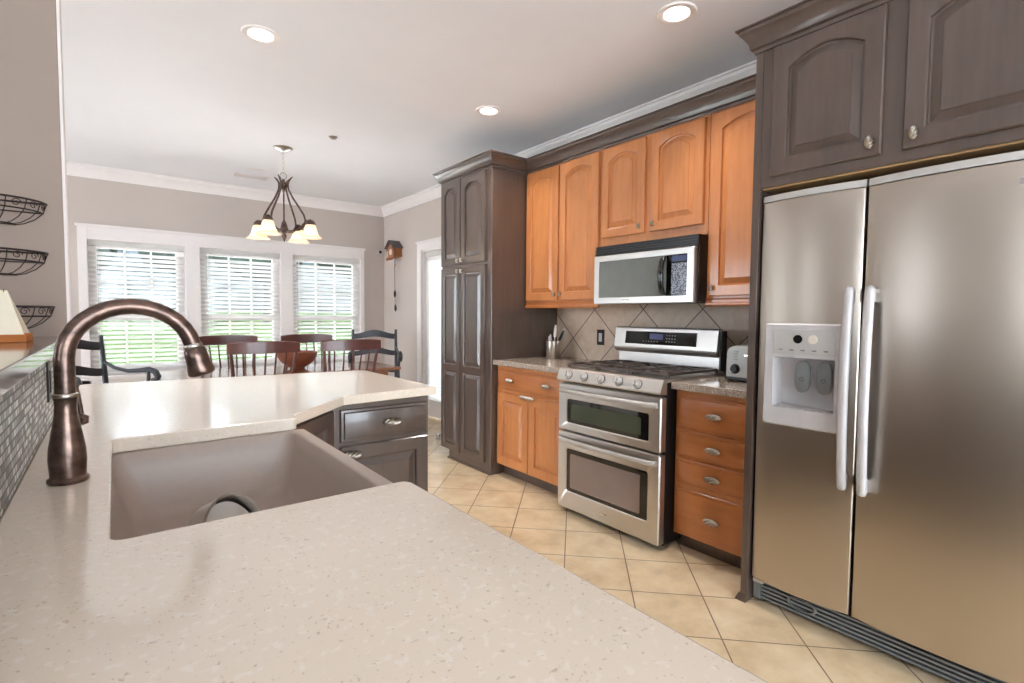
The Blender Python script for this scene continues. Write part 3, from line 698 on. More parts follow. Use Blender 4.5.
# pan with plate in the sink
pc = Vector((.182, 1.175, .782)); ax = Vector((.62, -.66, .42)).normalized()
e1 = ax.orthogonal().normalized(); e2 = ax.cross(e1)
def tl_(prof, n=40):
    L = []
    for r, hgt in prof: L.append([tuple(pc+ax*hgt+e1*r*math.cos(2*PI*k/n)+e2*r*math.sin(2*PI*k/n)) for k in range(n)])
    return MB().loops(L, True, True)
t = thing('cake_pan', 'round stainless pan leaning in the bottom of the sink', 'pan', tuple(pc))
build(tl_([(.078, -.028), (.082, -.025), (.084, .022), (.087, .024), (.087, .0255), (.0815, .0245), (.0795, -.022), (.001, -.023)]), 'pan_body', 'steel_h', t, smooth=35)
o = build(tl_([(.05, -.010), (.074, .004), (.0745, .006), (.05, -.005), (.001, -.005)]), 'plate', 'plate', smooth=40)
tag(o, 'white round plate lying inside the stainless pan in the sink', 'plate')

# faucet
fx, fy = -.073, 1.315
t = thing('kitchen_faucet', 'oil rubbed bronze gooseneck kitchen faucet with pull down spray head', 'faucet', (fx, fy, ZK))
build(MB().lathe([(.031, ZK), (.033, ZK+.003), (.033, ZK+.008), (.028, ZK+.012), (.0285, ZK+.02), (.030, ZK+.045), (.029, ZK+.065), (.0235, ZK+.1), (.0185, ZK+.13), (.0175, ZK+.15), (.0185, ZK+.162), (.0205, ZK+.166)], (fx, fy, 0), 32), 'base', 'bronze', t, smooth=50)
build(MB().lathe([(.0195, ZK+.166), (.0205, ZK+.168), (.0205, ZK+.172), (.0185, ZK+.174)], (fx, fy, 0), 32), 'collar', 'nickel', t, smooth=50)
R_ = .108; cz = 1.155
pts = [(fx, fy, ZK+.17), (fx, fy, 1.12)]+[(fx+R_-R_*math.cos(a), fy, cz+(R_-.004)*math.sin(a)) for k, a in enumerate([i*PI/16 for i in range(0, 16)])]
build(MB().tube(pts, .0165, 18), 'spout', 'bronze', t, smooth=70)
e = Vector(pts[-1]); a_ = 14.7*PI/16; dr = Vector((math.sin(a_), 0, math.cos(a_))).normalized()
def along(prof, n=24):
    q1 = Vector((0, 1, 0)); q2 = dr.cross(q1); L = []
    for r, s_ in prof: L.append([tuple(e+dr*s_+q1*r*math.cos(2*PI*k/n)+q2*r*math.sin(2*PI*k/n)) for k in range(n)])
    return MB().loops(L, True, True)
build(along([(.0165, -.004), (.0185, 0), (.0185, .004), (.0165, .006)]), 'ring', 'nickel', t, smooth=50)
build(along([(.0165, .005), (.021, .009), (.0225, .025), (.0235, .042), (.0265, .056), (.0265, .064), (.023, .067), (.012, .066)]), 'spray_head', 'bronze', t, smooth=50)
f = MB(); f.tube([(fx+.010, fy+.010, ZK+.11), (fx+.022, fy+.03, ZK+.115)], .0095, 12)
f.lathe([(.002, -.012), (.011, -.008), (.012, .006), (.003, .012)], (fx+.022, fy+.03, ZK+.115), 14)
f.tube([(fx+.022, fy+.034, ZK+.12), (fx+.016, fy+.045, ZK+.165), (fx+.009, fy+.05, ZK+.195)], [.0045, .005, .0055], 8)
build(f, 'lever', 'bronze', t, smooth=60)

# peninsula cabinets
kick = .09
t = thing('sink_base_cabinet', 'espresso base cabinet under the farmhouse sink', 'cabinet', (.2, 1.3, 0))
f = MB(); f.box(-.148, .425, .90, 1.725, kick, .625); f.box(-.148, .37, .90, 1.725, 0, kick); f.box(-.148, -.036, .90, 1.725, .625, ZK-TK); build(f, 'carcass', 'dark', t)
fs = Fr((.425, .92, 0), (0, 1, 0), (1, 0, 0))
for a, b_ in ((.005, .39), (.40, .785)): d = door(fs, a, b_, .11, .60, 'dark', t); pull(fs, a+.04 if a > .2 else b_-.04, .52, .02, d, False)
t = thing('peninsula_base_cabinet', 'espresso base cabinet under the near end of the peninsula', 'cabinet', (.2, 0, 0))
f = MB(); f.box(-.148, .425, -1.18, .895, kick, ZK-TK); f.box(-.148, .37, -1.18, .895, 0, kick); build(f, 'carcass', 'dark', t)
fs = Fr((.425, -1.16, 0), (0, 1, 0), (1, 0, 0))
for k in range(4):
    a = k*.51; d = drawer(fs, a+.01, a+.5, .70, .85, 'dark', t); pull(fs, a+.255, .775, .02, d)
    d = door(fs, a+.01, a+.5, .11, .68, 'dark', t); pull(fs, a+.06, .62, .02, d, False)
# angled corner cabinet
A = Vector((.44, 1.80, 0)); B = Vector((.70, 2.083, 0)); ud = (B-A).normalized(); nd = Vector((ud.y, -ud.x, 0)); Lc = (B-A).length
t = thing('corner_base_cabinet', 'angled espresso corner cabinet between the sink and the end drawer cabinet', 'cabinet', (.4, 2.1, 0))
f = MB(); f.prism([(.40, 1.73), (.44, 1.735), (A.x, A.y), (B.x, B.y), (.70, 2.58), (-.11, 2.58), (-.11, 1.73)], kick, ZK-TK)
f.prism([(.36, 1.73), (.40, 1.83), (.64, 2.12), (.66, 2.56), (-.11, 2.56), (-.11, 1.73)], 0, kick); build(f, 'carcass', 'dark', t)
fs = Fr(A, ud, nd)
d = drawer(fs, .02, Lc-.02, .70, .85, 'dark', t) if False else None
d = door(fs, .02, Lc-.02, .115, .855, 'dark', t); pull(fs, .06, .78, .02, d, False)
# end cabinet facing the camera side
yf_ = 2.125
t = thing('drawer_base_cabinet', 'espresso base cabinet at the peninsula end with one drawer over a door', 'cabinet', (.94, 2.4, 0))
f = MB(); f.box(.702, 1.165, yf_, 2.58, kick, ZK-TK); f.box(.702, 1.165, yf_+.05, 2.58, 0, kick); build(f, 'carcass', 'dark', t)
fs = Fr((.702, yf_, 0), (1, 0, 0), (0, -1, 0))
d = drawer(fs, .045, .452, .705, .845, 'dark', t); pull(fs, .27, .775, .02, d)
d = door(fs, .045, .452, .115, .688, 'dark', t); pull(fs, .085, .655, .02, d)
t = thing('peninsula_back_panel', 'espresso panel closing the dining side of the peninsula', 'panel', (.5, 2.6, 0))
build(MB().box(-.11, 1.165, 2.581, 2.60, 0, ZK-TK), 'board', 'dark', t)

# bar top, outlets
o = build(slab(MB(), -.66, -.135, -1.2, 2.6-.001, 1.114, 1.154, .006), 'bar_countertop', 'bartop', bevel=.004)
tag(o, 'polished raised bar countertop along the half wall above the mosaic', 'countertop')
f = MB()
def outlet(nm, put, lb, mat='black', inner='black', w_=.035, h_=.058):
    t = thing('wall_outlet', lb, 'outlet', put(0, 0, 0))
    L = [[put(-w_, -h_, 0), put(w_, -h_, 0), put(w_, h_, 0), put(-w_, h_, 0)], [put(-w_+.002, -h_+.002, .005), put(w_-.002, -h_+.002, .005), put(w_-.002, h_-.002, .005), put(-w_+.002, h_-.002, .005)]]
    build(MB().loops(L, True, True), 'cover_plate', mat, t)
    L = [[put(-.016, -.033, .005), put(.016, -.033, .005), put(.016, .033, .005), put(-.016, .033, .005)], [put(-.015, -.032, .008), put(.015, -.032, .008), put(.015, .032, .008), put(-.015, .032, .008)]]
    build(MB().loops(L, True, True), 'receptacle', inner, t)
outlet('o', lambda u, v, n: (-.148+n, 1.99+u, 1.045+v), 'dark outlet on the mosaic half wall behind the faucet, nearer one')
outlet('o', lambda u, v, n: (-.148+n, 2.28+u, 1.045+v), 'dark outlet on the mosaic half wall at its far end')
outlet('o', lambda u, v, n: (2.994-n, 2.705-u, 1.085+v), 'bronze framed outlet on the tiled backsplash left of the range', 'wire', 'silver_l', .037, .06)

# ------------------------------------------------------------------ wire baskets and calendar
def basket():
    t = thing('wire_basket', 'x', 'basket', (0, 0, 0), 'wire wall baskets', local=True)
    R1 = .155
    def half(r, z, n=20, dy=.0): return [(-r*math.cos(PI*k/n), -r*.85*math.sin(PI*k/n)+dy, z) for k in range(n+1)]
    f = MB()
    f.tube(half(R1, 0)+[], .0035, 6); f.tube([(-R1, -.003, 0), (R1, -.003, 0)], .0035, 6); build(f, 'rim', 'wire', t, smooth=60)
    f = MB(); f.tube(half(R1*.93, -.035), .0026, 6); f.tube([(-R1*.93, -.003, -.035), (R1*.93, -.003, -.035)], .0026, 6)
    f.tube(half(R1*.45, -.083), .0026, 6); f.tube([(-R1*.45, -.003, -.083), (R1*.45, -.003, -.083)], .0026, 6)
    build(f, 'ring', 'wire', t, smooth=60)
    for k in range(9):
        a = PI*k/8; c, s_ = -math.cos(a), -math.sin(a)*.85
        pts = [(c*R1*q, s_*R1*q-.002, z) for q, z in ((1, 0), (.93, -.035), (.78, -.06), (.6, -.077), (.45, -.083))]
        build(MB().tube(pts, .0016, 5), 'rib', 'wire', t, smooth=60)
    for k in range(8):
        a = PI*(k+.5)/8; c = Vector((-math.cos(a), -math.sin(a)*.85, 0)); tg = Vector((math.sin(a), -math.cos(a)*.85, 0)).normalized()
        pts = []
        for j in range(19):
            th = j/18*2.6*PI; rr_ = .015*(1-j/24); pts.append(tuple(c*R1*.965+tg*(rr_*math.cos(th))+Vector((0, -.002, -.0175+rr_*math.sin(th)))))
        build(MB().tube(pts, .0015, 5), 'scroll', 'wire', t, smooth=60)
    return t
b0 = basket()
for i, (x, z, sc, lb) in enumerate([(-.333, 1.645, 1, 'topmost wire scroll basket on the wall at the left'), (-.335, 1.463, 1, 'middle wire scroll basket on the wall at the left'),
                                   (-.322, 1.265, 1, 'lowest wire scroll basket on the wall, just above the bar beside the calendar')]):
    c = b0 if i == 0 else copy_tree(b0)
    c.location = (x, 2.597, z); c['label'] = lb
# wooden box under desk calendar
yb = 2.1
o = build(MB().box(-.42, -.20, yb, yb+.16, 1.1545, 1.178), 'wooden_board', 'blockwood', bevel=.002)
tag(o, 'orange brown wooden block on the bar under the desk calendar', 'block')
t = thing('desk_calendar', 'spiral bound cream desk calendar standing like a tent on the bar', 'calendar', (-.32, yb+.07, 1.178))
def tent(xa, xb): return None
f = MB(); 
f.loops([[(-.45, yb+.005, 1.178), (-.205, yb+.005, 1.178), (-.245, yb+.065, 1.31), (-.45, yb+.065, 1.31)], [(-.45, yb+.01, 1.178), (-.205, yb+.01, 1.178), (-.245, yb+.07, 1.31), (-.45, yb+.07, 1.31)]], True, True)
build(f, 'front_page', 'paper', t)
f = MB(); f.loops([[(-.45, yb+.135, 1.178), (-.205, yb+.135, 1.178), (-.245, yb+.075, 1.31), (-.45, yb+.075, 1.31)], [(-.45, yb+.14, 1.178), (-.205, yb+.14, 1.178), (-.245, yb+.08, 1.31), (-.45, yb+.08, 1.31)]], True, True)
build(f, 'back_page', 'paper', t)
f = MB()
for k in range(14): f.tube(arc((-.252-k*.0135, yb+.072, 1.306), .009, 0, 2*PI, 10, 'yz')[:-1], .0014, 4, closed=True)
build(f, 'spiral_binding', 'tabletop', t)

# ------------------------------------------------------------------ kitchen run on the right wall
Fx, Ux, Px = 2.348, 2.632, 2.286
def frx(x, yl): return Fr((x, yl, 0), (0, -1, 0), (-1, 0, 0))   # u runs towards the camera from yl
# dark pantry
y1, y0 = 3.947, 3.202
t = thing('pantry_cabinet', 'tall espresso pantry cabinet with four raised panel doors', 'cabinet', (2.65, 3.57, 0))
f = MB(); f.box(Px+.02, 2.998, y0, y1, .09, 2.40); f.box(Px+.022, 2.998, y0, y1-.12, 0, .09); build(f, 'carcass', 'dark', t, bevel=.002)
build(MB().sweep([(2.998, y1-.12), (Px+.022, y1-.12), (Px+.022, y0)], [(0, 0), (-.012, 0), (-.010, .012), (0, .018)][::-1]), 'shoe_moulding', 'dark', t)
cpf = [(0, -.1), (.006, -.1), (.008, -.086), (.02, -.082), (.024, -.06), (.046, -.028), (.052, -.022), (.054, -.008), (.064, -.006), (.064, 0), (0, 0)]
def crown(path, z, parent, flip=False):
    return build(MB().sweep(path, [(-o, z+zz) for o, zz in cpf] if not flip else [(o, z+zz) for o, zz in cpf]), 'crown_moulding', 'dark', parent, smooth=25)
crown([(2.64, y0), (Px+.02, y0), (Px+.02, y1), (2.998, y1)], 2.475, t, True)
fs = frx(Px+.02, y1)
wd = y1-y0
for k, (a, b_) in enumerate(((.012, .318), (.328, .672))):
    d = door(fs, a, b_, 1.668, 2.37, 'dark', t, rise=.045, m=.05); pull(fs, (b_-.025) if k == 0 else a+.025, 1.70, .02, d, False, .04, .008)
    d = door(fs, a, b_, .085, 1.645, 'dark', t, m=.05, split=.80); pull(fs, (b_-.025) if k == 0 else a+.025, 1.61, .02, d, False, .04, .008)
# base cabinet left of range
yr1, yr0 = 2.386, 1.600
t = thing('base_cabinet', 'maple base cabinet left of the range with one wide drawer over two doors', 'cabinet', (2.65, 2.8, 0))
f = MB(); f.box(Fx+.02, 2.994, 2.392, 3.2, .09, .868); build(f, 'carcass', 'maple', t)
f = MB(); f.box(Fx+.085, 2.994, 2.392, 3.2, 0, .0895); build(f, 'toe_kick', 'dark', t, label='dark toe kick')
fs = frx(Fx+.02, 3.2)
d = drawer(fs, .022, .782, .685, .835, 'maple_h', t); pull(fs, .19, .76, .02, d); pull(fs, .60, .76, .02, d)
for k, (a, b_) in enumerate(((.022, .388), (.396, .782))):
    d = door(fs, a, b_, .10, .662, 'maple', t, m=.06); pull(fs, b_-.03 if k == 0 else a+.03, .655, .02, d)
    if k == 1: pass
o = build(MB().box(Fx-.03, 2.994, 2.388, 3.201, .868, .906), 'kitchen_countertop', 'granite', bevel=.004)
tag(o, 'speckled granite countertop between the pantry and the range', 'countertop')
# base cabinet right of range
t = thing('drawer_cabinet', 'maple base cabinet with four drawers between the range and the refrigerator', 'cabinet', (2.65, 1.35, 0))
f = MB(); f.box(Fx+.02, 2.994, 1.117, 1.594, .09, .868); build(f, 'carcass', 'maple', t)
f = MB(); f.box(Fx+.085, 2.994, 1.117, 1.594, 0, .0895); build(f, 'toe_kick', 'dark', t, label='dark toe kick')
fs = frx(Fx+.02, 1.594)
for a, b_ in ((.665, .838), (.512, .652), (.372, .500), (.10, .345)):
    d = drawer(fs, .012, .467, a, b_, 'maple_h', t); pull(fs, .235, (a+b_)/2, .02, d)
o = build(MB().box(Fx-.03, 2.994, 1.117, 1.598, .868, .906), 'kitchen_countertop', 'granite', bevel=.004)
tag(o, 'short speckled granite countertop under the toaster right of the range', 'countertop')

# upper cabinets
def rail(parent, ya, yb_, z):
    pr = [(0, -.045), (.012, -.045), (.018, -.035), (.018, -.028), (.006, -.022), (.006, -.008), (.012, 0), (0, 0)]
    build(MB().sweep([(Ux+.02, ya), (Ux+.02, yb_)], [(o, z+zz) for o, zz in pr]), 'light_rail', 'maple_h', parent, smooth=25)
def upper(label, ya, yb_, zb, doors, knobs, railz=True):
    t = thing('upper_cabinet', label, 'cabinet', (2.82, (ya+yb_)/2, zb), 'maple upper cabinets')
    f = MB(); f.box(Ux+.02, 2.994, yb_, ya, zb, 2.40); build(f, 'carcass', 'maple', t)
    fs = frx(Ux+.02, ya)
    for (a, b_, z0), kb in zip(doors, knobs):
        d = door(fs, ya-a, ya-b_, z0, 2.362, 'maple', t, rise=.042, m=.055, top=.046); pull(fs, ya-kb, z0+.045, .02, d, False, .035, .008)
    if railz: rail(t, yb_, ya, zb+.002)
    return t
upper('maple upper cabinet with two arched doors next to the dark pantry', 3.2, 2.412, 1.35, [(3.19, 2.822, 1.365), (2.808, 2.425, 1.365)], [2.85, 2.78])
upper('maple upper cabinet with two short arched doors above the microwave', 2.408, 1.612, 1.715, [(2.395, 2.04, 1.772), (1.995, 1.635, 1.772)], [2.072, 1.965], False)
upper('maple upper cabinet with one tall arched door between microwave and refrigerator', 1.608, 1.118, 1.35, [(1.59, 1.17, 1.365)], [1.565])
t = thing('cabinet_crown', 'long dark crown moulding running above the maple upper cabinets', 'moulding', (Ux, 2.1, 2.38))
crown([(Ux+.02, 1.118), (Ux+.02, 3.2)], 2.475, t, True)
build(MB().box(Ux+.02, 2.994, 1.118, 3.2, 2.4, 2.41), 'top_board', 'dark', t)

# fridge surround
Qx = 2.17
t = thing('refrigerator_side_panel', 'tall dark wooden panel standing left of the refrigerator', 'panel', (2.6, 1.1, 0))
build(MB().box(Qx, 2.994, 1.083, 1.115, 0, 2.36), 'board', 'dark', t, bevel=.002)
build(MB().sweep([(Qx+.1, 1.115), (Qx, 1.115), (Qx, 1.083)], [(0, 0), (0, .03), (-.004, .03), (-.012, .012), (-.016, 0)]), 'shoe_moulding', 'dark', t)
t = thing('refrigerator_cabinet', 'espresso wall cabinet with two arched doors above the refrigerator', 'cabinet', (2.6, .62, 1.785))
f = MB(); f.box(Qx, 2.994, .12, 1.082, 1.79, 2.36); build(f, 'carcass', 'dark', t, bevel=.002)
build(MB().box(Qx+.02, 2.99, .13, 1.08, 1.784, 1.79), 'underside', 'rawwood', t, label='unpainted wooden underside')
fs = frx(Qx, 1.082)
for k, (a, b_) in enumerate(((.045, .432), (.495, .92))):
    d = door(fs, a, b_, 1.828, 2.345, 'dark', t, rise=.048, m=.058, top=.05); pull(fs, b_-.03 if k == 0 else a+.035, 1.87, .02, d, False, .045, .011)
crown([(2.60, 1.115), (Qx, 1.115), (Qx, .12)][::-1], 2.453, t, True)
build(MB().box(Qx, 2.994, .085, .118, 0, 2.36), 'end_panel', 'dark', t)

# ------------------------------------------------------------------ refrigerator
def panel_grid(fr, us, vs, hole, bulge, t0=0, rnd=.007):
    mb = MB(fr); U0, U1 = us[0], us[-1]; V0, V1 = vs[0], vs[-1]
    def n_(u, v):
        k = (u-(U0+U1)/2)/((U1-U0)/2); b_ = bulge*(1-k*k)
        d = min(u-U0, U1-u, v-V0, V1-v)
        if d < rnd: b_ -= rnd*(1-math.sqrt(max(0, 1-(1-d/rnd)**2)))
        return b_
    F_ = [[mb.pt((u, v, t0+n_(u, v))) for u in us] for v in vs]
    Bk = [[mb.pt((u, v, t0-.055)) for u in us] for v in vs]
    nu, nv = len(us), len(vs)
    def inside(i, j):
        if not hole: return False
        uc, vc = (us[i]+us[i+1])/2, (vs[j]+vs[j+1])/2
        return hole[0] < uc < hole[1] and hole[2] < vc < hole[3]
    solid = lambda i, j: 0 <= i < nu-1 and 0 <= j < nv-1 and not inside(i, j)
    for j in range(nv-1):
        for i in range(nu-1):
            if not solid(i, j): continue
            mb.face((F_[j][i], F_[j][i+1], F_[j+1][i+1], F_[j+1][i])); mb.face((Bk[j][i], Bk[j+1][i], Bk[j+1][i+1], Bk[j][i+1]))
            for (di, dj, a, b_) in ((-1, 0, (j+1, i), (j, i)), (1, 0, (j, i+1), (j+1, i+1)), (0, -1, (j, i), (j, i+1)), (0, 1, (j+1, i+1), (j+1, i))):
                if not solid(i+di, j+dj):
                    mb.face((F_[a[0]][a[1]], F_[b_[0]][b_[1]], Bk[b_[0]][b_[1]], Bk[a[0]][a[1]]))
    return mb
def lin(a, b_, n, extra=()):
    r = .007; s_ = {round(a+(b_-a)*k/n, 5) for k in range(n+1)} | {round(a+r*q, 5) for q in (.15, .4, .7, 1)} | {round(b_-r*q, 5) for q in (.15, .4, .7, 1)} | {round(x, 5) for x in extra}
    return sorted(s_)
fy1 = 1.075; gap = .695; fy0 = .165; xf = 2.185
t = thing('refrigerator', 'large stainless side by side refrigerator with ice and water dispenser', 'refrigerator', (2.5, .62, 0))
f = MB(); f.box(xf+.065, 2.95, fy0+.005, fy1-.005, .02, 1.735); build(f, 'cabinet_body', 'greyplastic', t, bevel=.004)
fs = frx(xf, fy1)
hy0, hy1, hz0, hz1 = fy1-1.025, fy1-.745, .818, 1.212
lw = fy1-gap-.004
dl = build(panel_grid(fs, lin(0, lw, 12, (hy0, hy1)), lin(.115, 1.728, 20, (hz0, hz1)), (hy0, hy1, hz0, hz1), .022), 'door', 'steel', t, smooth=40, label='left stainless door with dispenser')
rs = frx(xf, gap-.004)
dr_ = build(panel_grid(rs, lin(0, gap-.004-fy0, 14), lin(.115, 1.728, 20), None, .024), 'door', 'steel', t, smooth=40, label='right stainless door')
for fr_, w_, p_, b_ in ((fs, lw, dl, .02), (rs, gap-.004-fy0, dr_, .028)):
    mb = MB(fr_); L = []
    for zz, s_ in ((1.729, 0), (1.755, -.004)):
        L.append([(0, zz, -.05)]+[(w_*k/12, zz, s_-.002+b_*(1-(2*k/12-1)**2)) for k in range(13)]+[(w_, zz, -.05)])
    mb.loops(L, True, True); build(mb, 'top_cap', 'silver', p_, smooth=30)
def handle(fr_, u, z0, z1, parent):
    mb = MB(fr_); L = []
    K = 20
    ss = [0, .004, .012, .025, .05]+[.05+.9*k/14 for k in range(1, 14)]+[.95, .975, .988, .996, 1]
    for s_ in ss:
        e_ = min(s_, 1-s_); q_ = min(1, math.sqrt(max(0, 1-(1-min(1, e_/.025))**2))*.85+.15)
        z = z0+(z1-z0)*s_; n = .03+.022*math.sin(PI*s_)**.6; w_ = .017*q_; dp = .014*(.5+.5*q_)
        L.append([(u+w_*math.cos(q), z, n+.006*q_+dp*math.sin(q)) for q in [2*PI*j/12 for j in range(12)]])
    mb.loops(L, True, True)
    mb.box(u-.009, u+.009, z0+.01, z0+.06, .005, .04); mb.box(u-.009, u+.009, z1-.06, z1-.01, .005, .04)
    return build(mb, 'handle', 'silver_l', parent, smooth=50)
handle(fs, lw-.028, .60, 1.365, dl); handle(rs, .030, .595, 1.365, dr_)
# dispenser
b_ = .0
f = MB(fs)
def rrl(u0, u1, v0, v1, r, n_, k=5):
    o = []
    for cx_, cy_, a0 in ((u1-r, v1-r, 0), (u0+r, v1-r, PI/2), (u0+r, v0+r, PI), (u1-r, v0+r, 1.5*PI)):
        for q in range(k+1): a = a0+PI/2*q/k; o.append((cx_+r*math.cos(a), cy_+r*math.sin(a), n_))
    return o
cu0, cu1, cv0, cv1 = hy0+.028, hy1-.022, hz0+.062, hz1-.125
f.loops([rrl(hy0-.012, hy1+.012, hz0-.012, hz1+.012, .012, .0), rrl(hy0-.012, hy1+.012, hz0-.012, hz1+.012, .012, .024), rrl(hy0-.006, hy1+.006, hz0-.006, hz1+.006, .014, .031),
         rrl(cu0, cu1, cv0, cv1, .006, .031), rrl(cu0+.002, cu1-.002, cv0+.002, cv1-.002, .006, .026), rrl(cu0+.006, cu1-.006, cv0+.004, cv1-.004, .01, -.045)], False, True)
dsp = build(f, 'dispenser', 'silver_l', dl, smooth=35)
build(MB(fs).loops([rrl(cu0, cu1, cv1+.012, hz1-.012, .004, .031), rrl(cu0+.001, cu1-.001, cv1+.013, hz1-.013, .004, .034)], False, True), 'dispenser_controls', 'silver', dl)
for cu, rad, mt in ((cu0+.095, .017, 'blackgloss'), (cu0+.15, .017, 'knifewhite')):
    build(MB(fs).loops([[(cu+rad*math.cos(a), cv1+.075+rad*math.sin(a), .033) for a in [2*PI*k/20 for k in range(20)]], [(cu+rad*math.cos(a), cv1+.075+rad*math.sin(a), .0365) for a in [2*PI*k/20 for k in range(20)]]], False, True), 'dispenser_button', mt, dl)
for k in range(5):
    cu = cu0+.03+k*.042; build(MB(fs).box(cu-.008, cu+.008, cv1+.028, cv1+.034, .033, .0345), 'dispenser_icon', 'greyplastic', dl)
for cu in (cu0+.098, cu0+.178):
    L = []
    for n_, sc in ((-.02, 1), (-.008, 1), (-.004, .85)):
        L.append([(cu+(.029*sc)*math.cos(a), cv0+.135+(.058*sc if math.sin(a) > 0 else .07*sc)*math.copysign(abs(math.sin(a))**.6, math.sin(a)), n_) for a in [2*PI*q/24 for q in range(24)]])
    build(MB(fs).loops(L, True, True), 'dispenser_paddle', 'greyplastic', dl, smooth=50)
    build(MB(fs).tube([(cu-.0+.007*math.cos(a), cv0+.12+.008*math.sin(a), -.0035) for a in [2*PI*q/10 for q in range(10)]], .0011, 4, closed=True), 'paddle_icon', 'black', dl)
build(MB(fs).box(cu0+.01, cu1-.01, cv0+.003, cv0+.006, -.04, .026), 'drip_tray', 'silver', dl)
build(MB(rs).box(.385, .455, 1.655, 1.672, .008, .0175), 'badge', 'chrome', dr_)
# grille
f = MB(fs)
for k in range(5): f.box(-.002, fy1-fy0, .022+k*.017, .030+k*.017, -.045, -.028)
f.box(0, .03, .015, .11, -.05, -.026)
build(f, 'grille', 'greyplastic', t); build(MB(fs).box(.0, fy1-fy0, .012, .108, -.062, -.05), 'grille_backing', 'black', t)
L = []
for rr_, n_ in ((.058, -.03), (.06, -.022), (.05, -.02), (.048, -.03)): L.append([(.20+rr_*math.cos(a), .066+rr_*.45*math.sin(a), n_) for a in [2*PI*q/28 for q in range(28)]])
build(MB(fs).loops(L, False, False), 'filter_ring', 'greyplastic', t, smooth=40)
build(MB(fs).box(.008, .05, .098, .112, -.03, .0), 'hinge', 'silver', t)

# ------------------------------------------------------------------ range
t = thing('double_oven_range', 'freestanding stainless gas range with two ovens and black grates', 'range', (2.62, 1.993, 0))
ya, yb_ = yr1-.003, yr0+.003; wR = ya-yb_; xr = 2.247
f = MB(); f.box(xr+.045, 2.96, yb_, ya, .03, .90)
for u in (ya-.05, yb_+.05):
    for x in (xr+.1, 2.9): f.lathe([(.016, 0), (.016, .03)], (x, u, 0), 12)
build(f, 'oven_body', 'black', t, bevel=.003)
fs = frx(xr+.045, ya)
def ovendoor(z0, z1, wz0, wz1, lb, lit):
    mb = MB(fs); u0, u1 = .002, wR-.002; a, b_ = .075, wR-.075
    R4 = lambda x0_, x1_, zz0, zz1, n_: rrl(x0_, x1_, zz0, zz1, .012, n_)
    mb.loops([R4(u0, u1, z0, z1, 0), R4(u0, u1, z0, z1, .038), R4(u0+.006, u1-.006, z0+.006, z1-.006, .045), R4(a, b_, wz0, wz1, .045), R4(a+.006, b_-.006, wz0+.006, wz1-.006, .040)], True, False)
    d = build(mb, 'oven_door', 'steel_h', t, smooth=35, label=lb)
    mb = MB(fs); mb.box(a+.004, b_-.004, wz0+.004, wz1-.004, .034, .0405); build(mb, 'oven_window', 'blackgloss', d)
    mb = MB(fs); g = .035
    mb.loops([rrl(a+g, b_-g-.02, wz0+g*.8, wz1-g, .008, .0404), rrl(a+g, b_-g-.02, wz0+g*.8, wz1-g, .008, .0412)], False, True); build(mb, 'inner_glass', 'reflectpale' if z0 < .3 else 'reflectgreen', d)
    hz = z1-.045; hb = MB(fs); K = 16; L = []
    for k in range(K+1):
        s_ = k/K; u = .02+(wR-.04)*s_; n = .055+.03*math.sin(PI*s_)**.35 if 0 < k < K else .05
        L.append([(u, hz+.0145*math.cos(q), n+.011*math.sin(q)) for q in [2*PI*j/12 for j in range(12)]])
    hb.loops(L, True, True); build(hb, 'handle', 'silver', d, smooth=50)
ovendoor(.528, .826, .575, .735, 'upper oven door', 0)
ovendoor(.03, .518, .14, .42, 'lower oven door', 0)
build(MB(fs).box(wR/2-.03, wR/2+.03, .085, .093, .0445, .0458), 'badge', 'chrome', t)
# control panel slanted with knobs
mb = MB()
pr = [(xr+.045, .835), (xr-.012, .840), (xr-.016, .852), (xr+.010, .912), (xr+.02, .918), (xr+.08, .92), (2.96, .92), (2.96, .90), (xr+.045, .90)]
mb.loops([[(x, ya+.002, z) for x, z in pr], [(x, yb_-.002, z) for x, z in pr]], True, True); build(mb, 'cooktop', 'steel_h', t, bevel=.003)
mb = MB(); pd = Vector((-.92, 0, .39)).normalized(); q1 = Vector((0, 1, 0)); q2 = pd.cross(q1)
for k in range(5):
    y = ya-.10-(wR-.26)*k/4*1.02; c = Vector((xr-.003, y, .880)); L = []
    for r, s_ in ((.024, -.003), (.0245, .006), (.018, .010), (.0165, .028), (.014, .031), (.001, .031)):
        L.append([tuple(c+pd*s_+q1*r*math.cos(a)+q2*r*math.sin(a)) for a in [2*PI*j/24 for j in range(24)]])
    kb = build(MB().loops(L, True, True), 'knob', 'silver', t, smooth=35)
    L2 = [[tuple(c+pd*s_+q1*r*math.cos(a)+q2*r*math.sin(a)) for a in [2*PI*j/24 for j in range(24)]] for r, s_ in ((.0275, -.003), (.0275, .003), (.0245, .0035))]
    build(MB().loops(L2, True, True), 'knob_ring', 'black', kb)
    g = MB(); g.obox(c+pd*.031, q1, q2, pd, .004, .016, .006); build(g, 'knob_grip', 'chrome', kb, bevel=.002)
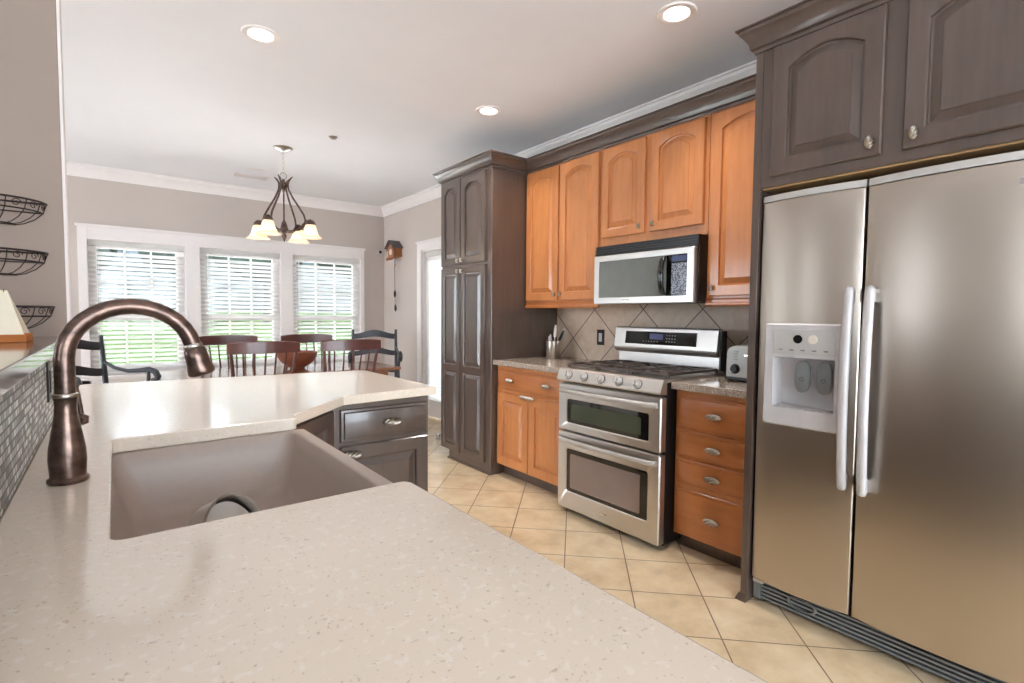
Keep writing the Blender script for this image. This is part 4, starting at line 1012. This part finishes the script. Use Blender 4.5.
# grates and burners
for gi, (ga, gb) in enumerate(((ya-.02, ya-.26), (ya-.275, yb_+.275), (yb_+.26, yb_+.02))):
    mb = MB(); x0_, x1_ = xr+.075, 2.80; z = .946; r = .0065
    lo, hi = min(ga, gb), max(ga, gb)
    for yy in (lo, hi): mb.box(x0_, x1_, yy-.007, yy+.007, z-.014, z)
    for xx in (x0_, (x0_+x1_)/2, x1_): mb.box(xx-.007, xx+.007, lo, hi, z-.014, z)
    for xx in (x0_+.13, x1_-.13):
        mb.box(xx-.006, xx+.006, lo, lo+(hi-lo)*.36, z-.012, z+.002); mb.box(xx-.006, xx+.006, hi-(hi-lo)*.36, hi, z-.012, z+.002)
        for dd in (-1, 1): mb.obox((xx+dd*.08, (lo+hi)/2, z-.006), (1, 0, 0), (0, 1, 0), (0, 0, 1), .045, .006, .007)
    for xx in (x0_, x1_):
        for yy in (lo, hi): mb.box(xx-.008, xx+.008, yy-.008, yy+.008, .9205, z-.01)
    build(mb, 'grate', 'iron', t, bevel=.002)
for x, y, r in ((xr+.2, ya-.14, .045), (xr+.2, yb_+.14, .05), (2.68, ya-.14, .035), (2.68, yb_+.14, .04), (2.5, 1.993, .04)):
    build(MB().lathe([(r*1.25, .9205), (r*1.2, .926), (r, .928), (r, .936), (r*.8, .938), (.002, .938)], (x, y, 0), 22), 'burner', 'iron', t, smooth=40)
# backguard
mb = MB(); pr = [(2.83, .92), (2.83, 1.01), (2.80, 1.01), (2.775, 1.03), (2.772, 1.045), (2.79, 1.172), (2.80, 1.178), (2.83, 1.178), (2.845, 1.165), (2.86, .92)]
mb.loops([[(x, ya, z) for x, z in pr], [(x, yb_+.004, z) for x, z in pr]], True, True); build(mb, 'backguard', 'steel_h', t, bevel=.004)
build(MB().box(2.80, 2.862, yb_-.006, yb_+.004, .93, 1.165), 'backguard_end', 'black', t)
sl = Vector((.018, 0, .127)).normalized(); nn = Vector((-.127, 0, .018)).normalized(); c = Vector((2.7805, 1.993, 1.108))
build(MB().obox(c+nn*.001+Vector((0, .02, 0)), (0, 1, 0), sl, nn, .27, .042, .002), 'control_glass', 'blackgloss', t)
build(MB().obox(c+nn*.0035+sl*.01+Vector((0, .04, 0)), (0, 1, 0), sl, nn, .05, .018, .0006), 'clock_display', 'display', t)
mb = MB()
for i in range(4):
    for j in range(3): mb.obox(c+nn*.0035+Vector((0, -.04-i*.02, 0))+sl*(.02-j*.02), (0, 1, 0), sl, nn, .004, .0025, .0005)
for i in range(6): mb.obox(c+nn*.0035+Vector((0, .14-i*.022, 0))-sl*.022, (0, 1, 0), sl, nn, .004, .002, .0005)
build(mb, 'control_keys', 'silver_l', t)

# ------------------------------------------------------------------ microwave
t = thing('microwave_oven', 'stainless over the range microwave with black handle under the maple cabinet', 'microwave', (2.78, 1.99, 1.327))
mx = 2.546; a, b_ = 2.372, 1.612; wm = a-b_
f = MB(); f.box(mx+.03, 2.99, b_, a, 1.335, 1.708); build(f, 'case', 'black', t, bevel=.003)
fs = frx(mx+.03, a)
mb = MB(fs)
for k in range(4): mb.box(0, wm, 1.648+k*.015, 1.657+k*.015, 0, .018-.002*k)
mb.box(0, wm, 1.645, 1.708, 0, .006); build(mb, 'vent_grille', 'black', t)
mb = MB(fs); u0, u1 = 0, wm*.985; p = .575
mb.loops([rrl(0, u1, 1.327, 1.642, .008, 0), rrl(0, u1, 1.327, 1.642, .008, .024), rrl(.005, u1-.005, 1.332, 1.637, .008, .03), rrl(.045, u1-.045, 1.368, 1.605, .006, .03), rrl(.047, u1-.047, 1.370, 1.603, .006, .024)], True, False)
dm = build(mb, 'door', 'steel_h', t, smooth=35)
build(MB(fs).box(.046, .565, 1.369, 1.604, .018, .0262), 'microwave_window', 'microglass', dm)
build(MB(fs).box(.565, u1-.046, 1.369, 1.604, .016, .0245), 'control_panel', 'blackgloss', dm)
build(MB(fs).box(.60, u1-.052, 1.372, 1.555, .0245, .0255), 'keypad', 'keypad', dm)
build(MB(fs).box(.60, u1-.052, 1.565, 1.598, .0245, .0255), 'display', 'display', dm)
mb = MB(fs); L = []; K = 16
for k in range(K+1):
    s_ = k/K; z = 1.375+.225*s_; n = .03+.04*math.sin(PI*s_)**.5 if 0 < k < K else .026
    L.append([(.555+.017*math.cos(q), z, n+.012*math.sin(q)) for q in [2*PI*j/12 for j in range(12)]])
mb.loops(L, True, True); build(mb, 'handle', 'blackgloss', dm, smooth=50)
build(MB(fs).box(.24, .30, 1.355-.006, 1.355, .0298, .031), 'badge', 'chrome', dm)

# ------------------------------------------------------------------ countertop things
def crock(x, y):
    t = thing('utensil_crock', 'brushed steel utensil canister on the counter beside the pantry', 'canister', (x, y, .906))
    build(MB().lathe([(.053, .906), (.054, .908), (.054, 1.043), (.052, 1.044), (.050, 1.042), (.050, .915), (.001, .912)], (x, y, 0), 30), 'canister_body', 'steel', t, smooth=40)
crock(2.80, 3.04)
kx, ky = 2.80, 3.04
def knife(nm, p0, p1, r0, r1, mat, lb, cat='knife'):
    t = thing(nm, lb, cat, p0); p0, p1 = Vector(p0), Vector(p1); m_ = p0+(p1-p0)*.62
    build(MB().tube([p0, m_], [.003, .006], 6), 'blade', 'steel', t)
    build(MB().tube([m_, m_+(p1-m_)*.1, p0+(p1-p0)*.85, p1], [r0, r1, r1, r0], 8), 'grip', mat, t, smooth=60)
knife('kitchen_knife', (kx, ky-.01, .918), (kx+.01, ky-.02, 1.175), .008, .013, 'knifewhite', 'knife with a pale upright handle, tallest in the steel canister')
knife('kitchen_scissors', (kx-.01, ky+.01, .918), (kx+.01, ky-.115, 1.135), .007, .011, 'black', 'black handled utensil leaning right in the steel canister', 'utensil')
knife('kitchen_knife', (kx+.01, ky+.0, .918), (kx+.03, ky-.095, 1.145), .006, .009, 'silver_l', 'steel handled knife leaning right in the steel canister')
knife('kitchen_knife', (kx, ky+.015, .918), (kx-.01, ky+.033, 1.085), .006, .010, 'knifewhite', 'short pale handled knife at the left of the steel canister')
knife('kitchen_knife', (kx-.015, ky-.005, .918), (kx-.02, ky+.008, 1.10), .006, .009, 'silver_l', 'short steel handled knife at the front of the steel canister')
# toaster
ty1 = 1.45; tx0 = 2.60
t = thing('toaster', 'brushed steel toaster with a round black dial on the counter right of the range', 'toaster', (2.73, 1.31, .906))
prof = []
for cy_, a0 in ((1.175+.035, PI), (ty1-.035, PI/2)): pass
def tprof(x, sh=0): 
    o = [(x, 1.17, .93), (x, ty1, .93)]
    for k in range(7): a = PI/2*k/6; o.append((x, ty1-.045+(.045-sh)*math.cos(a), 1.054+(.045-sh)*math.sin(a)))
    for k in range(7): a = PI/2+PI/2*k/6; o.append((x, 1.17+.045+(.045-sh)*math.cos(a), 1.054+(.045-sh)*math.sin(a)))
    return o
build(MB().loops([tprof(tx0, .004), tprof(tx0+.005), tprof(tx0+.19), tprof(tx0+.195, .004)], True, True), 'toaster_body', 'toaststeel', t, smooth=35)
f = MB(); f.box(tx0-.004, tx0+.198, 1.166, ty1+.006, .915, .932)
for x in (tx0+.01, tx0+.18):
    for y in (1.19, ty1-.015): f.lathe([(.012, .9062), (.014, .918)], (x, y, 0), 12)
build(f, 'toaster_base', 'black', t, bevel=.003)
build(MB().lathe([(.001, -.022), (.017, -.022), (.0175, -.004), (.023, -.003), (.023, 0)], (tx0, ty1-.05, .975), 22, 'x'), 'dial', 'black', t, smooth=35)
build(MB().lathe([(.026, -.002), (.026, 0), (.0225, 0), (.0225, -.002)], (tx0, ty1-.05, .975), 22, 'x', caps=False), 'dial_ring', 'chrome', t)
build(MB().box(tx0-.001, tx0+.002, ty1-.1325, ty1-.1275, .965, 1.07), 'lever_slot', 'black', t)
f = MB(); f.box(tx0-.02, tx0, ty1-.155, ty1-.105, 1.045, 1.055); f.box(tx0-.012, tx0, ty1-.135, ty1-.125, 1.035, 1.075); build(f, 'lever', 'chrome', t, bevel=.002)
for k in range(4): build(MB().box(tx0-.003, tx0, ty1-.065, ty1-.04, 1.022+k*.014, 1.029+k*.014), 'button', 'greyplastic', t)
f = MB(); f.box(tx0+.05, tx0+.075, 1.2, ty1-.04, 1.0985, 1.1005); f.box(tx0+.12, tx0+.145, 1.2, ty1-.04, 1.0985, 1.1005); build(f, 'bread_slot', 'black', t)
# door stop
o = build(MB().lathe([(.03, 0), (.031, .006), (.02, .012), (.018, .03), (.026, .04), (.024, .055), (.002, .062)], (2.57, 4.47, 0), 20), 'door_stop', 'chrome', smooth=40)
tag(o, 'small chrome floor door stop beyond the foot of the dark pantry', 'door stop')
